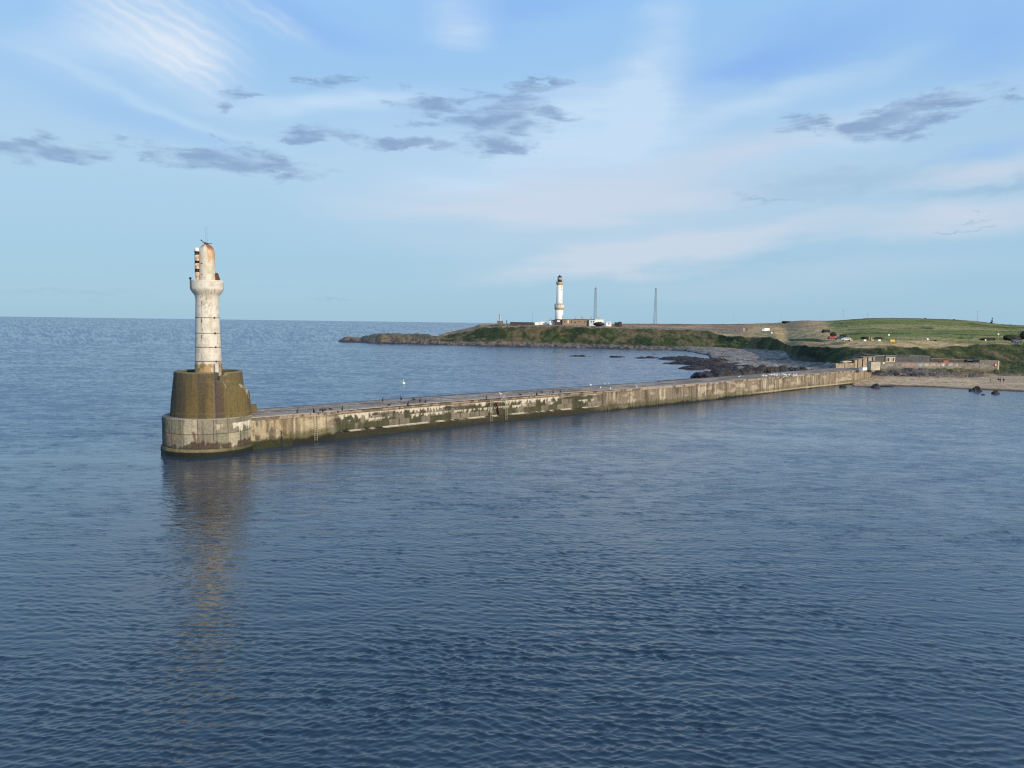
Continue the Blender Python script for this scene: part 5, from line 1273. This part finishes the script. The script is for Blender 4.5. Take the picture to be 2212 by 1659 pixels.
# ------------------------------------------------------------------ the headland lighthouse and its buildings
HY = 655.0; HM = HY / FPX
GX = lambda cx: 1179.5 + cx * .07936
GYp = lambda cy: 581.5 + cy * .07936
hz = lambda cy, cx=360: Zat(GX(cx), GYp(cy), HY)
def hp(cx, Y=HY): return aty(GX(cx), 697, Y)
base = hp(352); gb = 16.6
def great_light():
    root = empty('tall_lighthouse', (base[0], base[1], gb), 0, 'tall white lighthouse with a bulging gallery halfway up and a black lantern, on the headland', 'lighthouse')
    k = .07936 * HM; z = lambda cy: hz(cy) - gb
    MB().lathe([(107 * k, 0), (107 * k, z(1360)), (111 * k, z(1105))], 40).build('lower_tower', M_WHITE, root, True)
    MB().lathe([(111 * k, z(1104.5)), (124 * k, z(1085)), (131 * k, z(1050)), (131 * k, z(1040))], 40).build('lower_corbel', M_OCHRE2, root, True)
    gal = MB(); gal.lathe([(112 * k, z(1039.5)), (112 * k, z(958))], 40); gal.build('gallery_wall', M_WHITE, root, True)
    rail = MB().lathe([(128 * k, z(1039)), (128 * k, z(1022)), (120 * k, z(1022))], 40, cap=False).build('parapet_base', M_WHITE, root)
    for i in range(20):
        a = 2 * math.pi * i / 20; MB().box(-.26, .26, -.22, .22, z(1021), z(968)).build('arcade_pier', M_WHITE, root, False, (124 * k * math.cos(a), 124 * k * math.sin(a), 0)).rotation_euler = (0, 0, a)
    MB().lathe([(126 * k, z(967)), (129 * k, z(961)), (127 * k, z(955)), (112 * k, z(948)), (100 * k, z(930)), (90 * k, z(925))], 40, cap=False).build('gallery_roof', M_GALV, root)
    MB().lathe([(86 * k, z(960)), (84 * k, z(900)), (79 * k, z(432))], 40).build('upper_tower', M_WHITE, root, True)
    MB().lathe([(79.5 * k, z(431.5)), (88 * k, z(405)), (97 * k, z(375)), (97 * k, z(352))], 40).build('upper_corbel', M_OCHRE2, root, True)
    MB().lathe([(60 * k, z(351.5)), (60 * k, z(300))], 24).build('lantern_base', M_BLACK, root, True)
    MB().lathe([(58 * k, z(299.5)), (58 * k, z(222))], 24).build('lantern_glass', M_GLASS, root, True)
    for i in range(12):
        a = 2 * math.pi * i / 12
        MB().tube([(59 * k * math.cos(a), 59 * k * math.sin(a), z(300)), (59 * k * math.cos(a + .26), 59 * k * math.sin(a + .26), z(222))], .07, 6).build('astragal', M_BLACK, root)
        MB().tube([(94 * k * math.cos(a), 94 * k * math.sin(a), z(352)), (94 * k * math.cos(a), 94 * k * math.sin(a), z(315))], .05, 6).build('rail_post', M_STEEL, root)
    MB().lathe([(62 * k, z(221.5)), (62 * k, z(210)), (40 * k, z(190)), (15 * k, z(176)), (9 * k, z(160)), (3 * k, z(142))], 24).build('lantern_dome', M_BLACK, root, True)
    # lamp housing screens on the sunny side
    MB().lathe([(57.5 * k, z(340)), (57.5 * k, z(215))], 24).build('lens', M_DARKWIN, root, True)
    for cy in (468, 560, 850):
        a = .62; r = 82 * k; MB().box(-.35, .35, -.12, .2, -.75, .75, .02).build('window', M_OCHRE2, root, False, (r * math.sin(a), -r * math.cos(a), z(cy))).rotation_euler = (0, 0, a)
M_OCHRE2 = mat_plain('ochre_trim', (.46, .34, .19), .8, .2, 1)
great_light()
def house(name, x0, x1, ytop, ybot, Y, depth, wallm, roofm, lab, cat='house', roof=.9, openings=(), chimneys=(), flat=False):
    a = aty(GX(x0), 697, Y); b = aty(GX(x1), 697, Y); w = b[0] - a[0]; zb = 15.5
    Z = lambda cy: Zat(GX((x0 + x1) / 2), GYp(cy), Y) - zb; k = w / (x1 - x0)
    root = empty(name, ((a[0] + b[0]) / 2, Y, zb), 0, lab, cat); X = lambda cx: (cx - x0) * k - w / 2
    h = Z(ytop)
    MB().box(-w / 2, w / 2, 0, depth, 0, h - (0 if flat else .28)).build('wall', wallm, root)
    if flat: MB().box(-w / 2 - .15, w / 2 + .15, -.15, depth + .15, h + .003, h + .28).build('roof', roofm, root)
    else:
        MB().poly([(-w / 2 - .2, -.25, h - .28), (w / 2 + .2, -.25, h - .28), (w / 2 + .2, depth + .25, h - .28), (-w / 2 - .2, depth + .25, h - .28), (-w / 2 + .4, depth / 2, h + roof), (w / 2 - .4, depth / 2, h + roof)], [(0, 1, 5, 4), (1, 2, 5), (2, 3, 4, 5), (3, 0, 4), (3, 2, 1, 0)]).build('roof', roofm, root)
    for cx, cw, yt, nm in openings:
        MB().box(X(cx - cw / 2), X(cx + cw / 2), -.06, .12, max(.3, Z(ybot - 4)) if nm == 'door' else Z(yt + 42), Z(yt)).build(nm, M_DARKWIN if nm == 'window' else wallm if nm == 'pilaster' else M_WHITE, root)
    for cx, cw, yt in chimneys:
        c = MB().box(X(cx - cw / 2), X(cx + cw / 2), depth * .4, depth * .4 + .9, h - .2, Z(yt + 14)).build('chimney', M_CHIM, root)
        for q in (-.25, .25): MB().lathe([(.16, 0), (.13, 14 * k)], 8).build('chimney_pot', M_CHIM, c, True, (X(cx) + q * cw * k, depth * .4 + .45, Z(yt + 14) + .002))
    return root
M_CHIM = mat_plain('buff_chimney', (.42, .30, .21), .9, .2, 2)
house('cottage', 95, 240, 1388, 1478, 640, 7, M_WHITE, M_SLATE, 'small white cottage with a dark roof left of the tall lighthouse foot', openings=((152, 18, 1420, 'window'), (205, 18, 1420, 'window')), chimneys=((130, 16, 1330),), roof=.3)
house('store_house', 245, 445, 1372, 1465, 637, 8, M_SLATE, M_SLATE, 'dark low building with one white gate panel in front of the tall lighthouse foot', 'building', openings=((340, 78, 1392, 'panel'),), flat=True)
house('keepers_house', 447, 748, 1372, 1478, 636, 10, M_GRANITE, M_SLATE, 'long brown granite keepers house just right of the tall lighthouse foot', openings=((600, 26, 1385, 'door'), (500, 20, 1410, 'window'), (690, 20, 1410, 'window')), chimneys=((457, 20, 1250), (612, 70, 1352)), roof=.25)
house('keepers_house', 750, 1168, 1366, 1478, 638, 10, M_GRANITE, M_SLATE, 'longest brown granite keepers house with three chimneys', openings=((790, 28, 1430, 'window'), (900, 20, 1405, 'window'), (1060, 20, 1405, 'window')), chimneys=((820, 22, 1285), (968, 16, 1262), (1012, 24, 1290)), roof=.2)
house('painted_house', 1170, 1332, 1372, 1478, 636, 9, mat_plain('pale_blue_paint', (.52, .58, .62), .7, .1), M_SLATE, 'pale blue house with two dark windows at the end of the granite row', openings=((1230, 26, 1410, 'window'), (1288, 26, 1410, 'window')), chimneys=((1238, 30, 1290),), roof=.2)
house('white_hall', 1336, 1566, 1378, 1470, 645, 9, M_WHITE, M_WHITE, 'plain bright white hall behind the dark mound, right of the blue house', 'building', chimneys=((1452, 44, 1285),), flat=True)
house('white_shed', 1632, 1780, 1446, 1485, 634, 6, M_WHITE, M_WHITE, 'low white shed with a shallow roof, standing alone right of the white hall', 'shed', openings=((1712, 24, 1462, 'window'),), roof=.6)
house('flat_hut', -300, -170, 1440, 1480, 640, 5, M_WHITE, M_GALV, 'low white hut with a grey flat roof, far left of the cottage', 'hut', flat=True)
house('flat_hut', -160, 10, 1436, 1480, 646, 5, M_WHITE, M_WHITE, 'long low white hut nearest to the left of the cottage', 'hut', flat=True)
house('dark_shed', 1885, 1972, 1456, 1482, 634, 5, M_BLACK, M_SLATE, 'low black shed, left one of a pair right of the white shed', 'shed', flat=True)
house('dark_shed', 1985, 2062, 1444, 1482, 638, 5, M_SLATE, M_SLATE, 'dark shed with a pitched roof, right one of a pair right of the white shed', 'shed', roof=.5)
# boundary wall on the plateau
a, b = aty(1102, 697, 640), aty(1153, 697, 640)
o = MB().box(a[0], b[0], 640, 640.7, 15.5, Zat(1128, 695.8, 640)).build('boundary_wall', M_SLATE); tag(o, 'long dark boundary wall on the plateau left of the white huts', 'wall')
o = MB().blob((0, 0, 0), (4.6, 2.5, 1.7), 71, 8, 14, .2).build('peat_mound', M_BLACK, None, True, tuple(aty(GX(1440), 698.5, 628) + np.array((0, 0, -.6)))); tag(o, 'dark rounded mound in front of the white hall', 'mound')
# minor marks
p = aty(1080.2, 697.2, 640); root = empty('beacon', (p[0], p[1], p[2] - .6), 0, 'small pale pillar beacon on a square plinth near the headland tip', 'beacon')
MB().box(-2.5, 2.5, -2.5, 2.5, 0, 2.2, .1).build('plinth', M_STONE, root); MB().lathe([(.85, 2.2), (.62, 6.4), (.85, 6.5), (.85, 7.4), (.35, 7.9)], 14).build('pillar', M_GALV, root)
p = aty(1094.5, 697.8, 640); o = MB().tube([(0, 0, 0), (0, 0, 3.0)], .32, 8, .26).build('marker_post', M_STEEL, None, False, (p[0], p[1], p[2] - .5)); tag(o, 'short dark post between the pillar beacon and the boundary wall', 'post')
p = aty(1150.5, 697, 645); o = MB().tube([(0, 0, 0), (0, 0, 9.6)], .07, 6, .04).build('flagpole', M_STEEL, None, False, (p[0], p[1], p[2] - .3)); tag(o, 'thin bare pole above the end of the boundary wall', 'pole')
def mast(px, pt, pb, wb, wt, whip, lab, Y=690):
    p = aty(px, pb, Y); top = Zat(px, pt, Y) - p[2] + 2.0; k = Y / FPX
    root = empty('lattice_mast', (p[0], p[1], p[2] - 2.0), .3, lab, 'mast', 'lattice radio masts on the headland')
    rb, rt = wb * k / 1.75, wt * k / 1.75
    P_ = lambda i, f: ((rb + (rt - rb) * f) * math.cos(2.094 * i), (rb + (rt - rb) * f) * math.sin(2.094 * i), top * f)
    for i in range(3): MB().tube([P_(i, 0), P_(i, 1)], .13, 6).build('leg', M_MAST, root)
    n = 16
    for i in range(3):
        br = MB()
        for q in range(n):
            br.tube([P_(i, q / n), P_((i + 1) % 3, (q + 1) / n)], .06, 5); br.tube([P_((i + 1) % 3, q / n), P_(i, q / n)], .06, 5)
        br.build('bracing', M_MAST, root)
    MB().lathe([(rt * 1.1, top), (rt * 1.1, top + .3), (rt * .4, top + 1.0)], 8).build('head', M_MAST, root)
    if whip: MB().tube([(0, 0, top), (0, 0, top + whip)], .06, 6).build('aerial', M_MAST, root)
M_MAST = mat_plain('mast_steel', (.16, .18, .20), .6, .2, 2)
mast(1285.2, 623.4, 690, 6.6, 3.6, 2.4, 'lattice radio mast rising behind the keepers houses')
mast(1415, 625, 697, 7.4, 3.4, 0, 'lattice radio mast standing alone on the open heath', 700)

# ------------------------------------------------------------------ golf hill, car park
def c32(cx, cy): return 1755.5 + cx * .10913, 658.3 + cy * .10913
def c36(cx, cy): return 1975 + cx * .10715, 658.3 + cy * .10715
M_LAMP = mat_plain('floodlight_steel', (.34, .37, .40), .6, .2, 2)
def floodlight(px, pt, head, lab, Y=880, zb=17.0, double=False, stem=.16):
    p = aty(px, pt, Y); h = p[2] - zb
    root = empty('floodlight_mast', (p[0], Y, zb), 0, lab, 'floodlight', 'floodlight masts beyond the hill')
    MB().tube([(0, 0, 0), (0, 0, h)], stem, 8, stem * .7).build('pole', M_LAMP, root)
    w = head * Y / FPX / 2
    if w > 0:
        MB().box(-w, w, -.3, .3, h, h + .55, .05).build('lamp_head', M_LAMP, root)
        if double: MB().box(-w * .6, w * .6, -.3, .3, h - 2.0, h - 1.45, .05).build('lamp_head', M_LAMP, root); MB().tube([(-.5, -.2, h - 1.5), (.6, -.2, h)], .2, 6).build('bracket', M_LAMP, root)
floodlight(1822.3, 669.3, 3.6, 'floodlight mast with a double head above the heathery hill crest', double=True)
floodlight(1875.0, 675.0, 0, 'bare floodlight pole without a head above the hill crest', stem=.3)
floodlight(1964, 681.5, 0, 'short thin pole on the highest part of the green hill')
floodlight(2112.8, 672.4, 8.2, 'floodlight mast with a wide flat head left of the lone tree', stem=.24)
floodlight(1585.3, 678.4, 3.6, 'tiny floodlight mast above the heath, leftmost of the row', 950, stem=.07)
floodlight(1688.5, 681.3, 2.6, 'tiny floodlight mast above the rising left end of the hill', 950, stem=.07)
floodlight(1775.8, 683.2, 3.0, 'small floodlight mast just right of the brown hill top', 950, stem=.07)
def leafclump(m, c, r, n, size, q):
    for _ in range(n):
        d = q.normal(0, 1, 3); d /= np.linalg.norm(d); p = np.array(c) + d * np.array(r) * q.random() ** .4
        u = q.normal(0, 1, 3); u /= np.linalg.norm(u); w = np.cross(u, q.normal(0, 1, 3)); w /= np.linalg.norm(w); s = size * (.6 + .8 * q.random())
        m.poly([p - u * s, p + w * s * .6, p + u * s, p - w * s * .6], [(0, 1, 2, 3)])
M_LEAF = mat_plain('dark_conifer', (.022, .034, .024), .8, .5, 1.5)
def tree():
    p = aty(2141.5, 699.2, 612); root = empty('pine_tree', (p[0], p[1], p[2] - .3), 0, 'lone dark wind-thinned tree on the skyline at the right end of the hill', 'tree')
    tr = MB().tube([(0, 0, 0), (.1, 0, 1.6), (.35, 0, 3.2), (.45, 0, 5.0)], .16, 8, .05)
    for a, b in (((.1, 0, 1.4), (-.9, .2, 1.9)), ((.15, 0, 1.8), (1.0, -.2, 2.2)), ((.3, 0, 2.8), (-.5, 0, 3.3)), ((.35, 0, 3.2), (.9, .1, 3.5))): tr.tube([a, b], .06, 6, .02)
    tr.build('trunk', M_RUST, root)
    q = np.random.default_rng(4); m = MB()
    for c, r, n in (((.0, 0, .9), (.9, .7, .5), 150), ((-.6, 0, 1.5), (.7, .5, .35), 90), ((.5, 0, 2.0), (.8, .6, .6), 140), ((-.25, 0, 3.0), (.4, .4, .3), 60), ((.55, 0, 3.2), (.5, .4, .5), 90), ((.45, 0, 4.6), (.45, .4, .55), 90)): leafclump(m, c, r, n, .17, q)
    m.build('crown', M_LEAF, root)
tree()
M_HEATHER = mat_plain('dark_gorse', (.024, .026, .016), .9, .5, 1.2)
def bush(px, py, w, h, seed, lab, Y=None, mat=None):
    p = aty(px, py, Y) if Y else landat(px, py, 300, 700)
    q = np.random.default_rng(seed); k = p[1] / FPX; W_, H_ = w * k / 2, h * k; m = MB()
    nb = max(2, int(w / 5))
    m.blob((0, 0, H_ * .2), (W_ * .85, W_ * .5 + .4, H_ * .7), seed, 8, 12, .35)
    for i in range(nb):
        c = (q.uniform(-W_ * .8, W_ * .8), q.uniform(-.5, .5), H_ * .35); leafclump(m, c, (W_ / nb * 1.5, 1.0, H_ * .6), 70, .22, q)
    o = m.build('bush', mat or M_HEATHER, None, False, (p[0], p[1], p[2] - .25)); return tag(o, lab, 'bush', 'dark bushes on the hill and car park')
bush(1999, 688.6, 5, 2.6, 1, 'small dark round bush on the hill crest above the middle of the golf course', 618)
bush(2060.7, 691, 4, 2.6, 2, 'small dark bush on the skyline halfway down to the lone tree', 618)
bush(2183, 702.6, 4, 2.6, 3, 'small dark bush on the skyline right of the lone tree', 618)
bush(1869, 731.4, 17, 5.5, 5, 'dark gorse mound behind the car park left of the stone gate posts', 372)
bush(1898, 732.2, 24, 5.5, 6, 'widest dark gorse mound behind the car park right of the stone gate posts', 374)
bush(1821, 727.6, 18, 6.5, 7, 'dark gorse bush directly behind the parked cars', 380)
bush(1800, 724, 16, 8, 8, 'dark gorse at the foot of the brown hill left of the parked cars', 420)
bush(1783, 717, 22, 7, 9, 'dark gorse on the edge between brown hill and green fairway', 470)
bush(2132, 733.5, 34, 5.5, 10, 'long low dark gorse left of the blue car', 372)
bush(2186, 731, 40, 10, 11, 'large dark gorse behind the blue car at the right edge', 378)
bush(2215, 728, 30, 16, 12, 'tallest dark gorse at the right edge of the view', 384)
bush(1700, 696, 26, 3.5, 13, 'dark heather on the left shoulder of the brown hill', 660)
bush(2019, 735.4, 5, 2, 14, 'tiny dark bush at the far side of the tan field, left of the white post', 358)
# cars
M_TYRE = mat_plain('tyre_rubber', (.02, .02, .02), .9, .2); M_CARGLASS = mat_plain('car_glass', (.03, .04, .05), .1, .1, 1, 0, 0, .8)
def car(px, py, Y, rot, colr, lab, van=False, group='cars parked on the hill'):
    p = aty(px, py, Y); m_ = mat_plain('car_paint', colr, .3, .05, 1, 0, 0, .6)
    root = empty('van' if van else 'parked_car', tuple(p), rot, lab, 'van' if van else 'car', None if van else group)
    if van:
        L, H = 2.7, 2.4; prof = [(-L, .45), (L - .1, .45), (L, .95), (L - .35, 1.25), (L - 1.15, 2.05), (L - 1.7, H), (-L + .1, H), (-L, 2.2)]; hw = .98
        wins = [[(L - .62, 1.35), (L - 1.25, 2.0), (L - 1.7, 2.0), (L - 1.7, 1.35)]]
    else:
        L, H = 2.15, 1.48; prof = [(-L, .38), (L, .38), (L + .02, .72), (L - .25, .88), (L - 1.05, .98), (L - 1.75, 1.42), (L - 2.2, H), (-L + 1.0, H - .02), (-L + .22, 1.0), (-L, .92)]; hw = .86
        wins = [[(L - 1.2, 1.0), (L - 1.8, 1.36), (L - 2.25, 1.38), (L - 2.25, 1.0)], [(L - 2.35, 1.0), (L - 2.35, 1.38), (-L + 1.05, 1.36), (-L + .5, 1.02)]]
    MB().prism(prof, -hw, hw).build('body', m_, root)
    for w in wins:
        MB().prism(w, -hw - .012, hw + .012).build('side_window', M_CARGLASS, root)
    for x in (-L + .75, L - .8):
        for y in (-hw + .08, hw - .08):
            wh = MB().lathe([(.22, -.11), (.33, -.10), (.33, .10), (.22, .11)], 18).build('wheel', M_TYRE, root, True, (x, y, .33)); wh.rotation_euler = (math.pi / 2, 0, 0)
    for y in (-.6, .6): MB().box(L - .12, L + .03, y - .17, y + .17, .60, .76).build('headlight', M_WHITE, root)
    return root
car(1652.8, 716.1, 525, math.pi + .15, (.75, .76, .76), 'white van parked on the brown slope left of the car park', True)
car(1797.6, 733.0, 358, .35, (.45, .04, .035), 'red car, leftmost of the three parked together')
car(1813.5, 734.0, 355, 2.6, (.10, .15, .20), 'blue grey car parked between the red and the white car')
car(1827, 735.9, 351, math.pi - .15, (.75, .75, .74), 'white car, rightmost and nearest of the three parked together')
car(2195.5, 740.4, 352, .15, (.04, .07, .16), 'dark blue car in front of the gorse at the right edge')
car(2216, 740.0, 353, 1.0, (.70, .70, .72), 'white car cut off by the right edge of the view')
# kerb stones, gate posts, signs
def block(px, py, Y, w, h, d, mat, name, lab, cat, group=None):
    p = aty(px, py, Y); o = MB().box(-w / 2, w / 2, -d / 2, d / 2, -.3, h, .06).build(name, mat, None, False, tuple(p)); return tag(o, lab, cat, group)
for px, col, lab in ((1838.5, M_CHIM, 'pinkish stone block right beside the white parked car'), (1868, M_WHITE, 'white block on the car park edge below the left gorse mound'), (1883.8, M_CHIM, 'pinkish block on the car park edge between two white ones'), (1899.2, M_WHITE, 'white block on the car park edge below the wide gorse mound')):
    block(px, 735.6, 349, 1.15, .48, .7, col, 'barrier_block', lab, 'block', 'barrier blocks along the car park')
block(1927, 737.0, 348, 2.1, .75, .8, mat_plain('yellow_grit', (.62, .42, .05), .7, .1), 'grit_bin', 'yellow grit bin at the right end of the row of blocks', 'bin')
for px, lab in ((1877.6, 'stone gate post between the gorse mounds, left one of two'), (1882, 'stone gate post between the gorse mounds, right one of two')):
    block(px, 732, 362, .7, 1.0, .6, M_BUFF, 'gate_post', lab, 'post', 'stone gate posts at the car park')
for px, w, lab in ((1606.2, 1.2, 'buff stone gate post on the heath, left of a pair'), (1613.5, .8, 'darker gate post on the heath, right of a pair')):
    block(px, 715, 560, w, 2.4, 1.0, M_CHIM if w > 1 else M_STONE, 'gate_post', lab, 'post', 'stone gate posts on the heath')
def post(px, pt, pb, Y, lab, top=None, mat=None, r=.05):
    p = aty(px, pb, Y); h = Zat(px, pt, Y) - p[2]; root = empty('marker_post', (p[0], p[1], p[2] - .2), 0, lab, 'post', 'thin posts beyond the tan field')
    MB().tube([(0, 0, 0), (0, 0, h + .2)], r, 6).build('pole', mat or M_GALV, root)
    if top: MB().box(-top / 2, top / 2, -.04, .04, h - top * .6 + .2, h + .2 + top * .4, .01).build('plate', M_WHITE, root)
post(1919.8, 723.0, 734, 380, 'post with a small white plate on the lower fairway', .75)
post(1941.3, 725.5, 737, 350, 'thin bare post, left one of two right of the grit bin')
post(1949.8, 729.5, 737, 350, 'thin bare post, right one of two right of the grit bin')
post(1992.6, 728.2, 737.5, 350, 'thin bare post just left of the white topped post')
post(2003.8, 732.0, 738, 350, 'post with a white top at the far side of the tan field', .7)
post(2156, 721.5, 735, 362, 'post with a white plate left of the large gorse', .7)
post(2128.5, 734, 741, 348, 'low post with a white plate at the field edge left of the long gorse', .6)
post(1667, 718.6, 722.5, 505, 'short white topped post below the white van', .9)

# ------------------------------------------------------------------ surf on the rocks
def surf():
    q = np.random.default_rng(31); m = MB()
    def patch(c, L, w, ang):
        n = 14; vs = []
        for i in range(n):
            a = 2 * math.pi * i / n; k = .55 + .8 * q.random(); x, y = L * math.cos(a) * k, w * math.sin(a) * k
            vs.append((c[0] + x * math.cos(ang) - y * math.sin(ang), c[1] + x * math.sin(ang) + y * math.cos(ang), .16))
        m.poly(vs, [list(range(n))])
    for px, py, L, n, sp in ((1522, 811, 4, 10, 9), (1505, 792, 4, 8, 14), (1440, 784, 4, 7, 22), (1318, 777, 2.5, 3, 12), (1375, 778, 3, 4, 16), (1470, 780, 4, 7, 20), (1560, 775, 4, 5, 14), (1390, 781, 1.5, 3, 8), (1245, 772.5, 3, 4, 18), (1530, 800, 3, 5, 10)):
        for _ in range(n):
            c = atz(px + q.normal(0, sp), py + q.normal(0, .7), .16); patch(c, L * (.3 + .7 * q.random()), .35 + .5 * q.random(), q.normal(0, .2))
    for j in range(0, len(LPX), 5):
        if LPX[j] > 1450: break
        if fbm(np.array(LPX[j] / 22.), np.array(.5), 3, 3) > .5:
            k = int(np.argmin(np.abs(LZ[:, 0] - 1.0))); p = LV[k, j]; h = np.hypot(p[0], p[1]); f = (h - 1.5 - 1.5 * q.random()) / h
            patch((p[0] * f, p[1] * f), 1.8 * (.5 + q.random()), .4 + .6 * q.random(), 0)
    mt = mat_plain('white_foam', (.72, .75, .77), .8, .15, 3)
    o = m.build('surf', mt); o['kind'] = 'stuff'
surf()

# dry weeds growing on the broken stair of the drum
def weeds():
    q = np.random.default_rng(41); m = MB(); a = TROT
    for i in range(46):
        T = q.uniform(1.15, 1.75); r = DR1 + .28 + .12 * q.random(); z = float(stair_top(np.array(T))) - .05
        b = np.array((r * math.sin(T), -r * math.cos(T), z)); h = .35 + .65 * q.random(); d = q.normal(0, .16, 2) + np.array((math.sin(T), -math.cos(T))) * .22
        m.tube([b, b + np.array((d[0] * .4, d[1] * .4, h * .6)), b + np.array((d[0] * h * 1.3, d[1] * h * 1.3, h))], .018, 5, .008)
    o = m.build('weed_tuft', mat_plain('dry_weed', (.30, .27, .20), .9, .3, 2), None, False, (TC[0], TC[1], 0)); o.rotation_euler = (0, 0, a)
    tag(o, 'tuft of dry pale weeds on the broken right shoulder of the concrete drum', 'weeds')
weeds()
